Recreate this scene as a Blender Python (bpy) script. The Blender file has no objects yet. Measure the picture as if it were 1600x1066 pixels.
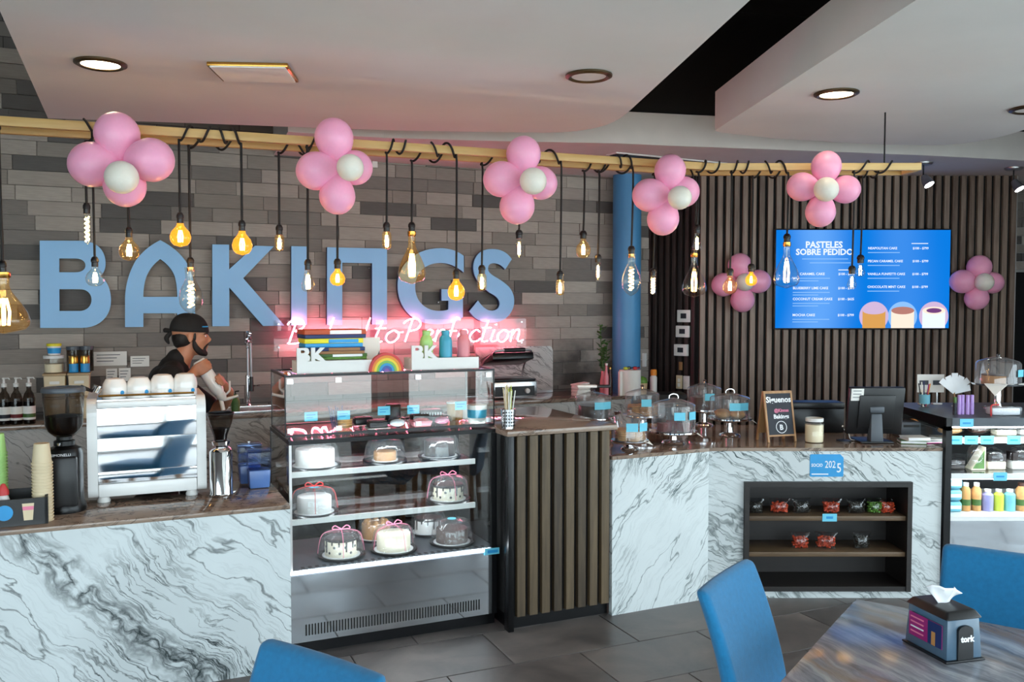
import bpy, bmesh, math, random
from mathutils import Vector, Matrix
from mathutils.geometry import tessellate_polygon
random.seed(7)
PI = math.pi
scene = bpy.context.scene
COL = scene.collection

# ------------------------------------------------------------------ camera
FPX, HCAM = 1380.0, 1.75
PITCH = math.atan(58.0 / FPX)
cam_d = bpy.data.cameras.new('camera')
cam_d.sensor_width = 36.0
cam_d.lens = FPX / 1600 * 36.0
cam_d.clip_end = 200
cam = bpy.data.objects.new('camera', cam_d)
cam.location = (0, 0, HCAM)
cam.rotation_euler = (PI / 2 - PITCH, 0, 0)
COL.objects.link(cam)
scene.camera = cam

# ------------------------------------------------------------------ daylight, exposure
world = bpy.data.worlds.new('daylight')
scene.world = world
world.use_nodes = True
_bg = world.node_tree.nodes['Background']
_bg.inputs['Color'].default_value = (0.80, 0.92, 1.0, 1)
_bg.inputs['Strength'].default_value = 5.2
vs = scene.view_settings
vs.view_transform = 'Standard'
vs.look = 'None'
vs.gamma = 1.0
vs.use_curve_mapping = False
vs.exposure = 0.3
cy = scene.cycles
cy.max_bounces = 8
cy.transparent_max_bounces = 24
cy.diffuse_bounces = 4
cy.glossy_bounces = 4
cy.caustics_reflective = False
cy.caustics_refractive = False
cy.sample_clamp_indirect = 4.0
cy.use_denoising = True

def portal(loc, rot, sx, sy):
    l = bpy.data.lights.new('window_portal', 'AREA')
    l.shape = 'RECTANGLE'
    l.size, l.size_y = sx, sy
    l.cycles.is_portal = True
    o = bpy.data.objects.new('window_portal', l)
    o.location = loc
    o.rotation_euler = rot
    COL.objects.link(o)
portal((0.0, -2.34, 1.425), (-PI / 2, 0, PI), 10.0, 2.75)
portal((5.24, 1.4, 1.425), (PI / 2, 0, PI / 2), 7.2, 2.75)

# ------------------------------------------------------------------ geometry of the place
ANG = math.radians(24.0)
U = Vector((math.cos(ANG), math.sin(ANG), 0))     # along the bar
NV = Vector((-math.sin(ANG), math.cos(ANG), 0))   # away from the guests
O0 = Vector((0, 4.64, 0))
def bar(s, t, z=0.0):
    return O0 + U * s + NV * t + Vector((0, 0, z))
_fw = Vector((0, math.cos(PITCH), -math.sin(PITCH)))
_up = Vector((0, math.sin(PITCH), math.cos(PITCH)))
EYE = Vector((0, 0, HCAM))
def ray(px, py):
    return Vector(((px - 800) / FPX, 0, 0)) + _fw + _up * (-(py - 533) / FPX)
def atz(px, py, z):
    d = ray(px, py); k = (z - HCAM) / d.z
    return EYE + d * k
def aty(px, py, Y):
    d = ray(px, py); return EYE + d * (Y / d.y)
def att(px, py, t):
    d = ray(px, py)
    k = (t + O0.dot(NV)) / d.dot(NV)
    return EYE + d * k
def st(p):
    q = Vector((p.x, p.y, 0)) - O0
    return q.dot(U), q.dot(NV)
def sat(px, t):
    return st(att(px, 475, t))[0]

# ------------------------------------------------------------------ mesh building
class MB:
    def __init__(s):
        s.v, s.f, s.M = [], [], Matrix.Identity(4)
    def at(s, loc=(0, 0, 0), rz=0, rx=0, ry=0, sc=1):
        s.M = Matrix.Translation(loc) @ Matrix.Rotation(rz, 4, 'Z') @ Matrix.Rotation(ry, 4, 'Y') @ Matrix.Rotation(rx, 4, 'X') @ Matrix.Scale(sc, 4)
        return s
    def add(s, vs_, fs):
        b = len(s.v)
        s.v += [s.M @ Vector(p) for p in vs_]
        s.f += [tuple(i + b for i in f) for f in fs]
        return s
    def box(s, x0, x1, y0, y1, z0, z1):
        return s.add([(x0, y0, z0), (x1, y0, z0), (x1, y1, z0), (x0, y1, z0), (x0, y0, z1), (x1, y0, z1), (x1, y1, z1), (x0, y1, z1)],
                     [(0, 3, 2, 1), (4, 5, 6, 7), (0, 1, 5, 4), (1, 2, 6, 5), (2, 3, 7, 6), (3, 0, 4, 7)])
    def cbox(s, c, d):
        return s.box(c[0] - d[0] / 2, c[0] + d[0] / 2, c[1] - d[1] / 2, c[1] + d[1] / 2, c[2] - d[2] / 2, c[2] + d[2] / 2)
    def taper(s, x, y, z0, z1, a0, b0, a1, b1, dx=0, dy=0):
        v = [(x + i * a0, y + j * b0, z0) for i, j in ((-1, -1), (1, -1), (1, 1), (-1, 1))] + [(x + dx + i * a1, y + dy + j * b1, z1) for i, j in ((-1, -1), (1, -1), (1, 1), (-1, 1))]
        return s.add(v, [(0, 3, 2, 1), (4, 5, 6, 7), (0, 1, 5, 4), (1, 2, 6, 5), (2, 3, 7, 6), (3, 0, 4, 7)])
    def lathe(s, prof, n=24, c=(0, 0, 0)):
        vs_, fs = [], []
        for r, z in prof:
            for k in range(n):
                a = 2 * PI * k / n
                vs_.append((c[0] + r * math.cos(a), c[1] + r * math.sin(a), c[2] + z))
        for i in range(len(prof) - 1):
            for k in range(n):
                k2 = (k + 1) % n
                fs.append((i * n + k, i * n + k2, (i + 1) * n + k2, (i + 1) * n + k))
        if prof[0][0] > 1e-6: fs.append(tuple(range(n - 1, -1, -1)))
        if prof[-1][0] > 1e-6: fs.append(tuple((len(prof) - 1) * n + k for k in range(n)))
        return s.add(vs_, fs)
    def shell(s, prof, n=24, c=(0, 0, 0)):
        b = len(s.f); s.lathe(prof, n, c)
        s.f = [f for f in s.f[:b]] + [f for f in s.f[b:] if len(f) == 4]
        return s
    def ell(s, c, r, n=16, m=10):
        prof = []
        vs_, fs = [], []
        for i in range(m + 1):
            th = -PI / 2 + PI * i / m
            for k in range(n):
                a = 2 * PI * k / n
                vs_.append((c[0] + r[0] * math.cos(th) * math.cos(a), c[1] + r[1] * math.cos(th) * math.sin(a), c[2] + r[2] * math.sin(th)))
        for i in range(m):
            for k in range(n):
                k2 = (k + 1) % n
                fs.append((i * n + k, i * n + k2, (i + 1) * n + k2, (i + 1) * n + k))
        return s.add(vs_, fs)
    def tube(s, pts, r, n=8, cap=True):
        pts = [Vector(p) for p in pts]
        if not isinstance(r, (list, tuple)): r = [r] * len(pts)
        vs_, fs = [], []
        up = None
        for i, p in enumerate(pts):
            d = (pts[min(i + 1, len(pts) - 1)] - pts[max(i - 1, 0)])
            d = d.normalized() if d.length > 1e-9 else Vector((0, 0, 1))
            if up is None:
                up = Vector((0, 0, 1)) if abs(d.z) < .9 else Vector((1, 0, 0))
            a = (up - d * up.dot(d))
            a = a.normalized() if a.length > 1e-6 else d.orthogonal().normalized()
            b = d.cross(a); up = a
            for k in range(n):
                q = 2 * PI * k / n
                vs_.append(p + a * (r[i] * math.cos(q)) + b * (r[i] * math.sin(q)))
        for i in range(len(pts) - 1):
            for k in range(n):
                k2 = (k + 1) % n
                fs.append((i * n + k, i * n + k2, (i + 1) * n + k2, (i + 1) * n + k))
        if cap:
            fs.append(tuple(range(n - 1, -1, -1))); fs.append(tuple((len(pts) - 1) * n + k for k in range(n)))
        return s.add(vs_, fs)
    def prism(s, loops, d0, d1, plane='xz'):
        """extrude 2D loops (outer, holes...) ; plane xz extrudes along y, xy along z"""
        mk = (lambda a, b, d: (a, d, b)) if plane == 'xz' else (lambda a, b, d: (a, b, d))
        tri = tessellate_polygon([[Vector((a, b, 0)) for a, b in L] for L in loops])
        flat = [p for L in loops for p in L]
        n = len(flat)
        vs_ = [mk(a, b, d0) for a, b in flat] + [mk(a, b, d1) for a, b in flat]
        fs = [tuple(t) for t in tri] + [tuple(i + n for i in reversed(t)) for t in tri]
        o = 0
        for L in loops:
            m = len(L)
            for k in range(m):
                k2 = (k + 1) % m
                fs.append((o + k, o + k2, n + o + k2, n + o + k))
            o += m
        return s.add(vs_, fs)
    def mesh(s, name, mat, bevel=0, smooth=False, seg=2, fix=True):
        me = bpy.data.meshes.new(name)
        me.from_pydata([tuple(p) for p in s.v], [], s.f)
        bm = bmesh.new(); bm.from_mesh(me)
        if bevel:
            bmesh.ops.bevel(bm, geom=list(bm.edges), offset=bevel, segments=seg, affect='EDGES', profile=.5, clamp_overlap=True)
        if fix: bmesh.ops.recalc_face_normals(bm, faces=bm.faces)
        bm.to_mesh(me); bm.free()
        if mat: me.materials.append(M[mat] if isinstance(mat, str) else mat)
        if smooth or bevel:
            me.polygons.foreach_set('use_smooth', [True] * len(me.polygons))
            me.set_sharp_from_angle(angle=math.radians(40))
        return me
    def build(s, name, mat, parent=None, bevel=0, smooth=False, seg=2, loc=None, rz=0, fix=True):
        o = bpy.data.objects.new(name, s.mesh(name, mat, bevel, smooth, seg, fix))
        COL.objects.link(o)
        if parent: o.parent = parent
        if loc is not None: o.location = loc
        if rz: o.rotation_euler = (0, 0, rz)
        return o

def tag(o, label=None, cat=None, group=None, kind=None):
    if label: o['label'] = label
    if cat: o['category'] = cat
    if group: o['group'] = group
    if kind: o['kind'] = kind
    return o
def thing(name, label, cat, loc=(0, 0, 0), rz=0, group=None):
    o = bpy.data.objects.new(name, None)
    o.empty_display_size = .05
    COL.objects.link(o)
    o.location = loc; o.rotation_euler = (0, 0, rz)
    return tag(o, label, cat, group)
def struct(o, label):
    return tag(o, label, None, None, 'structure')
def copy_tree(o, parent=None):
    c = o.copy(); COL.objects.link(c); c.parent = parent
    for ch in list(o.children): copy_tree(ch, c)
    return c
def bez(p, *cmds):
    """p start; cmds: (x,y) line, (cx,cy,x,y) quad, (c1x,c1y,c2x,c2y,x,y) cubic"""
    out = [p]
    for c in cmds:
        a = out[-1]
        if len(c) == 2: out.append(c)
        elif len(c) == 4:
            for k in range(1, 9):
                t = k / 8; out.append(((1 - t) ** 2 * a[0] + 2 * t * (1 - t) * c[0] + t * t * c[2], (1 - t) ** 2 * a[1] + 2 * t * (1 - t) * c[1] + t * t * c[3]))
        else:
            for k in range(1, 11):
                t = k / 10; q = 1 - t
                out.append(tuple(q ** 3 * a[i] + 3 * q * q * t * c[i] + 3 * q * t * t * c[2 + i] + t ** 3 * c[4 + i] for i in (0, 1)))
    return out
def catmull(pts, n=6):
    P = [Vector(p) for p in pts]; out = []
    for i in range(len(P) - 1):
        a, b, c, d = P[max(i - 1, 0)], P[i], P[i + 1], P[min(i + 2, len(P) - 1)]
        for k in range(n):
            t = k / n
            out.append(.5 * ((2 * b) + (c - a) * t + (2 * a - 5 * b + 4 * c - d) * t * t + (3 * b - a - 3 * c + d) * t ** 3))
    out.append(P[-1]); return out
def text(name, s, size, mat, parent, loc, rot=(PI / 2, 0, 0), ext=.0006, align='LEFT', bold=0, sx=1):
    cu = bpy.data.curves.new('t', 'FONT')
    cu.body = s; cu.size = size; cu.extrude = ext; cu.align_x = align; cu.offset = bold * size; cu.resolution_u = 2
    t = bpy.data.objects.new('t', cu); COL.objects.link(t)
    dg = bpy.context.evaluated_depsgraph_get()
    me = bpy.data.meshes.new_from_object(t.evaluated_get(dg))
    bpy.data.objects.remove(t); me.name = name
    me.materials.clear(); me.materials.append(M[mat])
    o = bpy.data.objects.new(name, me); COL.objects.link(o)
    o.parent = parent; o.location = loc; o.rotation_euler = rot; o.scale = (sx, 1, 1)
    return o

# ------------------------------------------------------------------ materials (all node based)
M = {}
def _nt(name):
    m = bpy.data.materials.new(name); m.use_nodes = True
    nt = m.node_tree; nt.nodes.clear()
    out = nt.nodes.new('ShaderNodeOutputMaterial')
    M[name] = m
    def N(t, **kw):
        n = nt.nodes.new('ShaderNode' + t)
        for k, v in kw.items():
            if k.startswith('_'): setattr(n, k[1:], v)
            else:
                key = int(k[1:]) if k[0] == 'i' and k[1:].isdigit() else k.replace('__', ' ')
                if hasattr(v, 'is_linked') or isinstance(v, bpy.types.NodeSocket): nt.links.new(v, n.inputs[key])
                else: n.inputs[key].default_value = v
        return n
    return m, nt, N, out
def c4(c): return (c[0], c[1], c[2], 1)
def srgb(r, g, b):
    f = lambda x: (x / 255 / 12.92) if x / 255 <= .04045 else ((x / 255 + .055) / 1.055) ** 2.4
    return (f(r), f(g), f(b))
def pbr(name, col, rough=.5, metal=0, var=.12, scale=6, bump=0, bscale=80, stretch=(1, 1, 1), coat=0, emis=None, estr=0, sheen=0, rvar=0, alpha=None, sub=0):
    m, nt, N, out = _nt(name)
    tc = N('TexCoord'); mp = N('Mapping', Vector=tc.outputs['Object']); mp.inputs['Scale'].default_value = stretch
    nz = N('TexNoise', Vector=mp.outputs[0], Scale=scale, Detail=4.0)
    mr = N('MapRange', Value=nz.outputs['Fac'], i1=.3, i2=.7, i3=1 - var, i4=1 + var)
    mx = N('Vector' + 'Math', _operation='SCALE'); mx.inputs[0].default_value = col; nt.links.new(mr.outputs[0], mx.inputs['Scale'])
    b = N('BsdfPrincipled', Roughness=rough, Metallic=metal)
    nt.links.new(mx.outputs[0], b.inputs['Base Color'])
    if coat: b.inputs['Coat Weight'].default_value = coat
    if sheen: b.inputs['Sheen Weight'].default_value = sheen
    if sub:
        b.inputs['Subsurface Weight'].default_value = sub
        b.inputs['Subsurface Radius'].default_value = (.02, .012, .01)
    if rvar:
        r2 = N('MapRange', Value=nz.outputs['Fac'], i1=.3, i2=.7, i3=rough - rvar, i4=rough + rvar); nt.links.new(r2.outputs[0], b.inputs['Roughness'])
    if emis: b.inputs['Emission Color'].default_value = c4(emis); b.inputs['Emission Strength'].default_value = estr
    if bump:
        n2 = N('TexNoise', Vector=mp.outputs[0], Scale=bscale, Detail=3.0)
        bp = N('Bump', Strength=bump, Distance=.004, Height=n2.outputs['Fac']); nt.links.new(bp.outputs[0], b.inputs['Normal'])
    nt.links.new(b.outputs[0], out.inputs[0]); return m
def emi(name, col, s):
    m, nt, N, out = _nt(name)
    e = N('Emission', Color=c4(col), Strength=s); nt.links.new(e.outputs[0], out.inputs[0]); return m
def glass(name, tint=(1, 1, 1), gl=1.0, ior=1.45, rough=.0, glow=None, gs=0, ripple=0, haze=0):
    """thin clear glass: see-through with a Fresnel mirror on top"""
    m, nt, N, out = _nt(name)
    t = N('BsdfTransparent', Color=c4(tint)); g = N('BsdfGlossy', Color=(gl, gl, gl, 1), Roughness=rough)
    lw = N('LayerWeight', Blend=.5); f0 = ((ior - 1) / (ior + 1)) ** 2
    pw = N('Math', _operation='POWER', i0=lw.outputs['Facing'], i1=4.0)
    fr = N('MapRange', Value=pw.outputs[0], i3=f0 * 1.15, i4=1.0)
    if ripple:
        tc = N('TexCoord'); nz = N('TexNoise', Vector=tc.outputs['Object'], Scale=ripple)
        bp = N('Bump', Strength=.25, Distance=.01, Height=nz.outputs['Fac'])
        nt.links.new(bp.outputs[0], g.inputs['Normal']); nt.links.new(bp.outputs[0], lw.inputs['Normal'])
    mx = N('MixShader', Fac=fr.outputs[0]); nt.links.new(t.outputs[0], mx.inputs[1]); nt.links.new(g.outputs[0], mx.inputs[2])
    s = mx.outputs[0]
    if haze:
        df = N('BsdfDiffuse', Color=(.9, .92, .95, 1)); hz = N('MixShader', Fac=haze); nt.links.new(s, hz.inputs[1]); nt.links.new(df.outputs[0], hz.inputs[2]); s = hz.outputs[0]
    if glow:
        e = N('Emission', Color=c4(glow), Strength=gs); a = N('AddShader'); nt.links.new(s, a.inputs[0]); nt.links.new(e.outputs[0], a.inputs[1]); s = a.outputs[0]
    nt.links.new(s, out.inputs[0]); return m

def marble(name, base, vein, rot, bold=0, bx=0, seed=0, rough=.12, tint=None, dens=1.0, amt=1.0):
    """white stone; long warped veins along a diagonal of the xz face, plus an optional dark band"""
    m, nt, N, out = _nt(name)
    tc = N('TexCoord')
    mp = N('Mapping', Vector=tc.outputs['Object']); mp.inputs['Rotation'].default_value = (0, rot, 0); mp.inputs['Location'].default_value = (seed, seed * .7, 0)
    def warp(src, scale, amount, det):
        n0 = N('TexNoise', Vector=src, Scale=scale, Detail=det, Roughness=.55)
        ce = N('VectorMath', _operation='SUBTRACT'); nt.links.new(n0.outputs['Color'], ce.inputs[0]); ce.inputs[1].default_value = (.5, .5, .5)
        ad = N('VectorMath', _operation='MULTIPLY_ADD'); nt.links.new(ce.outputs[0], ad.inputs[0]); ad.inputs[1].default_value = (amount,) * 3; nt.links.new(src, ad.inputs[2])
        return ad.outputs[0]
    w1 = warp(mp.outputs[0], 1.5, .34, 4.0)
    w2 = warp(w1, 7.0, .075, 5.0)
    def vein_layer(src, sc, scale, width, det, off=.5, power=1.0):
        ms = N('Mapping', Vector=src); ms.inputs['Scale'].default_value = sc
        n1 = N('TexNoise', Vector=ms.outputs[0], Scale=scale, Detail=det, Roughness=.5)
        s1 = N('Math', _operation='SUBTRACT', i0=n1.outputs['Fac'], i1=off); a1 = N('Math', _operation='ABSOLUTE', i0=s1.outputs[0])
        r = N('MapRange', Value=a1.outputs[0], i1=0.0, i2=width, i3=1.0, i4=0.0).outputs[0]
        return N('Math', _operation='POWER', i0=r, i1=power).outputs[0]
    mul = lambda a, b: N('Math', _operation='MULTIPLY', i0=a, i1=b).outputs[0]
    mx_ = lambda a, b: N('Math', _operation='MAXIMUM', i0=a, i1=b).outputs[0]
    pm = N('TexNoise', Vector=w1, Scale=1.5 * dens, Detail=2.0)
    mask = N('MapRange', Value=pm.outputs['Fac'], i1=.42, i2=.58, i3=.0, i4=1.0).outputs[0]
    v1 = vein_layer(w2, (.4, 1, 2.6), 1.8 * dens, .010, 4.0)
    v2 = vein_layer(w2, (.30, 1, 4.4), 3.4 * dens, .024, 6.0, .52)
    v3 = vein_layer(w2, (.38, 1, 4.8), 7.0 * dens, .03, 7.0, .47)
    b = mx_(mul(v1, .7 * amt), mul(mx_(mul(v2, 1.0), mul(v3, .75)), N('MapRange', Value=mask, i3=.10, i4=1.0 * amt).outputs[0]))
    if bold:
        sx = N('SeparateXYZ', Vector=w2)
        d = N('Math', _operation='ABSOLUTE', i0=N('Math', _operation='SUBTRACT', i0=sx.outputs['Z'], i1=bx).outputs[0])
        bw = N('MapRange', Value=d.outputs[0], i1=0.0, i2=.085, i3=1.0, i4=0.0).outputs[0]
        v4 = vein_layer(w2, (1, 1, 2.4), 9.0, .14, 6.0)
        b = mx_(b, mul(mul(v4, N('Math', _operation='POWER', i0=bw, i1=.6).outputs[0]), bold))
    gr = N('TexNoise', Vector=w2, Scale=1.6, Detail=4.0)
    g2 = N('MapRange', Value=gr.outputs['Fac'], i1=.40, i2=.75, i3=0.0, i4=.6).outputs[0]
    g3 = N('Math', _operation='ADD', i0=g2, i1=mul(mask, .18)).outputs[0]
    c0 = N('Mix', _data_type='RGBA'); nt.links.new(g3, c0.inputs[0]); c0.inputs[6].default_value = c4(base); c0.inputs[7].default_value = c4(tint or [x * .70 for x in base])
    c1 = N('Mix', _data_type='RGBA'); nt.links.new(b, c1.inputs[0]); nt.links.new(c0.outputs[2], c1.inputs[6]); c1.inputs[7].default_value = c4(vein)
    p = N('BsdfPrincipled', Roughness=rough); nt.links.new(c1.outputs[2], p.inputs['Base Color'])
    nt.links.new(p.outputs[0], out.inputs[0]); return m

WHITE = srgb(220, 227, 228)
BANDX = -.26
marble('marble_left', WHITE, srgb(30, 44, 46), -0.80, bold=1.0, bx=BANDX, seed=0)
marble('marble_slope', srgb(224, 230, 230), srgb(40, 66, 68), 0.95, seed=3.1)
marble('marble_shelf', srgb(222, 228, 228), srgb(38, 60, 60), -0.5, seed=5.7)
marble('marble_top', srgb(158, 138, 122), srgb(40, 32, 30), .3, seed=2.2, rough=.06, tint=srgb(116, 94, 80), dens=1.3)
marble('marble_board', srgb(196, 194, 190), srgb(70, 66, 64), -0.5, seed=8.0)
def table_stone(name):
    m, nt, N, out = _nt(name)
    tc = N('TexCoord'); mp = N('Mapping', Vector=tc.outputs['Object']); mp.inputs['Rotation'].default_value = (0, 0, .5)
    n0 = N('TexNoise', Vector=mp.outputs[0], Scale=2.0, Detail=5.0)
    ad = N('VectorMath', _operation='MULTIPLY_ADD'); nt.links.new(n0.outputs['Color'], ad.inputs[0]); ad.inputs[1].default_value = (.25, .25, .25); nt.links.new(mp.outputs[0], ad.inputs[2])
    ms = N('Mapping', Vector=ad.outputs[0]); ms.inputs['Scale'].default_value = (.6, 5.0, 1)
    n1 = N('TexNoise', Vector=ms.outputs[0], Scale=5.0, Detail=8.0, Roughness=.65)
    cr = N('ValToRGB', Fac=n1.outputs['Fac']); e = cr.color_ramp.elements
    e[0].position = .3; e[0].color = c4(srgb(96, 98, 106)); e[1].position = .72; e[1].color = c4(srgb(200, 202, 206))
    k = cr.color_ramp.elements.new(.5); k.color = c4(srgb(150, 152, 160))
    n2 = N('TexNoise', Vector=ms.outputs[0], Scale=1.6, Detail=4.0)
    g = N('MapRange', Value=n2.outputs['Fac'], i1=.56, i2=.68, i3=0.0, i4=.75).outputs[0]
    mx = N('Mix', _data_type='RGBA'); nt.links.new(g, mx.inputs[0]); nt.links.new(cr.outputs[0], mx.inputs[6]); mx.inputs[7].default_value = c4(srgb(150, 116, 74))
    p = N('BsdfPrincipled', Roughness=.16); nt.links.new(mx.outputs[2], p.inputs['Base Color']); nt.links.new(p.outputs[0], out.inputs[0])
table_stone('table_stone')
def wood(name, c1, c2, rough=.5, axis=2, sc=1.0):
    m, nt, N, out = _nt(name)
    tc = N('TexCoord'); oi = N('ObjectInfo')
    ad = N('VectorMath', _operation='MULTIPLY_ADD'); cb = N('CombineXYZ', X=oi.outputs['Random'], Y=oi.outputs['Random'], Z=oi.outputs['Random'])
    nt.links.new(cb.outputs[0], ad.inputs[0]); ad.inputs[1].default_value = (9, 7, 5); nt.links.new(tc.outputs['Object'], ad.inputs[2])
    mp = N('Mapping', Vector=ad.outputs[0]); s = [14 * sc] * 3; s[axis] = 1.0 * sc; mp.inputs['Scale'].default_value = s
    n1 = N('TexNoise', Vector=mp.outputs[0], Scale=2.5, Detail=6.0, Roughness=.6)
    mp2 = N('Mapping', Vector=ad.outputs[0]); n3 = N('TexNoise', Vector=mp2.outputs[0], Scale=1.2)
    f = N('Math', _operation='ADD', i0=n1.outputs['Fac'], i1=N('MapRange', Value=oi.outputs['Random'], i3=-.18, i4=.18).outputs[0])
    f2 = N('Math', _operation='ADD', i0=f.outputs[0], i1=N('MapRange', Value=n3.outputs['Fac'], i3=-.2, i4=.2).outputs[0])
    cr = N('ValToRGB', Fac=f2.outputs[0]); e = cr.color_ramp.elements
    e[0].position = .25; e[0].color = c4(c1); e[1].position = .8; e[1].color = c4(c2)
    p = N('BsdfPrincipled', Roughness=rough); nt.links.new(cr.outputs[0], p.inputs['Base Color'])
    bp = N('Bump', Strength=.2, Distance=.002, Height=n1.outputs['Fac']); nt.links.new(bp.outputs[0], p.inputs['Normal'])
    nt.links.new(p.outputs[0], out.inputs[0])
wood('slat_wood', srgb(96, 78, 66), srgb(158, 138, 122))
wood('cabinet_wood', srgb(58, 46, 32), srgb(104, 86, 62))
wood('pine', srgb(186, 146, 84), srgb(224, 190, 128), axis=0, sc=.6)
wood('shelf_wood', srgb(58, 44, 34), srgb(112, 88, 62), axis=0)
wood('dark_wood', srgb(16, 13, 12), srgb(36, 29, 26), axis=0)
wood('shaded_slat_wood', srgb(32, 22, 20), srgb(62, 46, 42))  # corner slats: shade of facing away from the windows, painted into the wood
wood('light_wood', srgb(150, 106, 66), srgb(196, 152, 104))
def brick_mat(name, col):
    m = pbr(name, col, .62, var=.12, scale=5, bump=.25, bscale=40, stretch=(1, 1, 4))
    nt = m.node_tree; P = nt.nodes['Principled BSDF']; src = P.inputs['Base Color'].links[0].from_socket
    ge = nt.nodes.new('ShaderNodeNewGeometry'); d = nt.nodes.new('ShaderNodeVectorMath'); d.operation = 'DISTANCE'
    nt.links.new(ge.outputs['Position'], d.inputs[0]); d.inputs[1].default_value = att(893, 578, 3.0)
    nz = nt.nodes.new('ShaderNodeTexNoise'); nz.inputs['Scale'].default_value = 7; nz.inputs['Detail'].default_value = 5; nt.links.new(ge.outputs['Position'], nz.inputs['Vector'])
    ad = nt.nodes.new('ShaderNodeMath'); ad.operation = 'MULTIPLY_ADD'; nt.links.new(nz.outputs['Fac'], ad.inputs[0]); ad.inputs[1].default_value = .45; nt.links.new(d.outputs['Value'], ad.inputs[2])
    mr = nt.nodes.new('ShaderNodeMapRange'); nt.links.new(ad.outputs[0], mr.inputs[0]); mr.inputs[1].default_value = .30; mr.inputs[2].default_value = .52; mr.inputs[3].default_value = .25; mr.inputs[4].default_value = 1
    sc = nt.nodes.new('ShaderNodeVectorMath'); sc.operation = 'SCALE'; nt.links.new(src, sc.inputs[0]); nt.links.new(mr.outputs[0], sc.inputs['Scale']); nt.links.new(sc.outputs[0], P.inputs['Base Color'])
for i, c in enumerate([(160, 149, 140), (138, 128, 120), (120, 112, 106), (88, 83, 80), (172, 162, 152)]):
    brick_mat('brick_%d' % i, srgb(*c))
def brickback(name):
    m, nt, N, out = _nt(name)
    tc = N('TexCoord'); mp = N('Mapping', Vector=tc.outputs['Object']); mp.inputs['Rotation'].default_value = (PI / 2, 0, 0)
    b = N('TexBrick', Vector=mp.outputs[0], Color1=c4(srgb(132, 125, 120)), Color2=c4(srgb(98, 94, 92)), Mortar=c4(srgb(60, 56, 54)), Scale=1.0)
    b.inputs['Brick Width'].default_value = .4; b.inputs['Row Height'].default_value = .107; b.inputs['Mortar Size'].default_value = .003
    p = N('BsdfPrincipled', Roughness=.7); nt.links.new(b.outputs['Color'], p.inputs['Base Color']); nt.links.new(p.outputs[0], out.inputs[0])
brickback('brick_field')
pbr('mortar', srgb(66, 62, 60), .9, bump=.3)
def stone(name, a, b):
    m, nt, N, out = _nt(name)
    tc = N('TexCoord'); oi = N('ObjectInfo'); cb = N('CombineXYZ', X=oi.outputs['Random'], Y=oi.outputs['Random'])
    ad = N('VectorMath', _operation='MULTIPLY_ADD'); nt.links.new(cb.outputs[0], ad.inputs[0]); ad.inputs[1].default_value = (11, 17, 0); nt.links.new(tc.outputs['Object'], ad.inputs[2])
    n1 = N('TexNoise', Vector=ad.outputs[0], Scale=2.6, Detail=8.0, Roughness=.62, Distortion=.6)
    n2 = N('TexNoise', Vector=ad.outputs[0], Scale=30.0, Detail=4.0)
    cr = N('ValToRGB', Fac=n1.outputs['Fac']); e = cr.color_ramp.elements
    e[0].position = .3; e[0].color = c4(a); e[1].position = .72; e[1].color = c4(b)
    rr = N('MapRange', Value=n1.outputs['Fac'], i1=.3, i2=.7, i3=.30, i4=.52)
    p = N('BsdfPrincipled'); nt.links.new(cr.outputs[0], p.inputs['Base Color']); nt.links.new(rr.outputs[0], p.inputs['Roughness'])
    bp = N('Bump', Strength=.12, Distance=.003, Height=n2.outputs['Fac']); nt.links.new(bp.outputs[0], p.inputs['Normal'])
    nt.links.new(p.outputs[0], out.inputs[0])
stone('floor_stone', srgb(66, 62, 62), srgb(124, 116, 112))
pbr('grout', srgb(38, 36, 36), .9)
pbr('plaster', srgb(226, 226, 224), .85, var=.03, scale=2)
pbr('plaster_warm', srgb(212, 206, 202), .85, var=.03)
pbr('void_black', srgb(9, 9, 10), .9)
pbr('paint_wall', srgb(168, 166, 164), .8)
pbr('dark_back', srgb(12, 11, 11), .8)
pbr('blue_paint', srgb(70, 140, 190), .45, var=.05, scale=3)
pbr('letter_blue', srgb(138, 192, 238), .4, var=.04, scale=2)
pbr('letter_side', srgb(40, 60, 96), .5)
pbr('blue_fabric', srgb(10, 114, 164), .85, var=.1, scale=60, bump=.35, bscale=900, sheen=.25)
pbr('chrome', (.92, .92, .93), .05, 1, var=.02)
pbr('mirror_steel', (.62, .66, .70), .07, 1, var=.03, scale=2)
pbr('steel', (.62, .63, .64), .25, 1, var=.05, stretch=(1, 1, 12))
pbr('dull_steel', (.4, .4, .41), .4, 1)
pbr('bronze', srgb(96, 82, 62), .35, .9)
pbr('brass', srgb(212, 160, 80), .25, 1)
pbr('black_plastic', srgb(20, 20, 22), .38, var=.1)
pbr('black_metal', srgb(16, 16, 18), .3, .3)
pbr('black_rubber', srgb(14, 14, 14), .6)
pbr('cord_black', srgb(13, 12, 12), .7, bump=.3, bscale=400)
pbr('grey_plastic', srgb(74, 80, 88), .4)
pbr('white_enamel', srgb(238, 238, 236), .16, var=.02)
pbr('white_plastic', srgb(232, 230, 226), .4, var=.03)
pbr('ceramic', srgb(240, 238, 234), .15, var=.02, coat=.3)
pbr('paper', srgb(240, 238, 232), .8, var=.04)
pbr('kraft', srgb(196, 168, 130), .8)
pbr('cream_paper', srgb(224, 206, 172), .7, var=.04)
pbr('tag_cyan', srgb(112, 206, 232), .5, var=.04)
pbr('sky_blue_print', srgb(40, 152, 214), .4)
pbr('print_dark', srgb(30, 34, 44), .6)
pbr('print_white', srgb(245, 246, 248), .6)
pbr('print_pink', srgb(232, 130, 160), .6)
pbr('print_magenta', srgb(160, 26, 110), .4)
pbr('balloon_pink', srgb(250, 172, 204), .34, var=.02, sub=.35)
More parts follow.
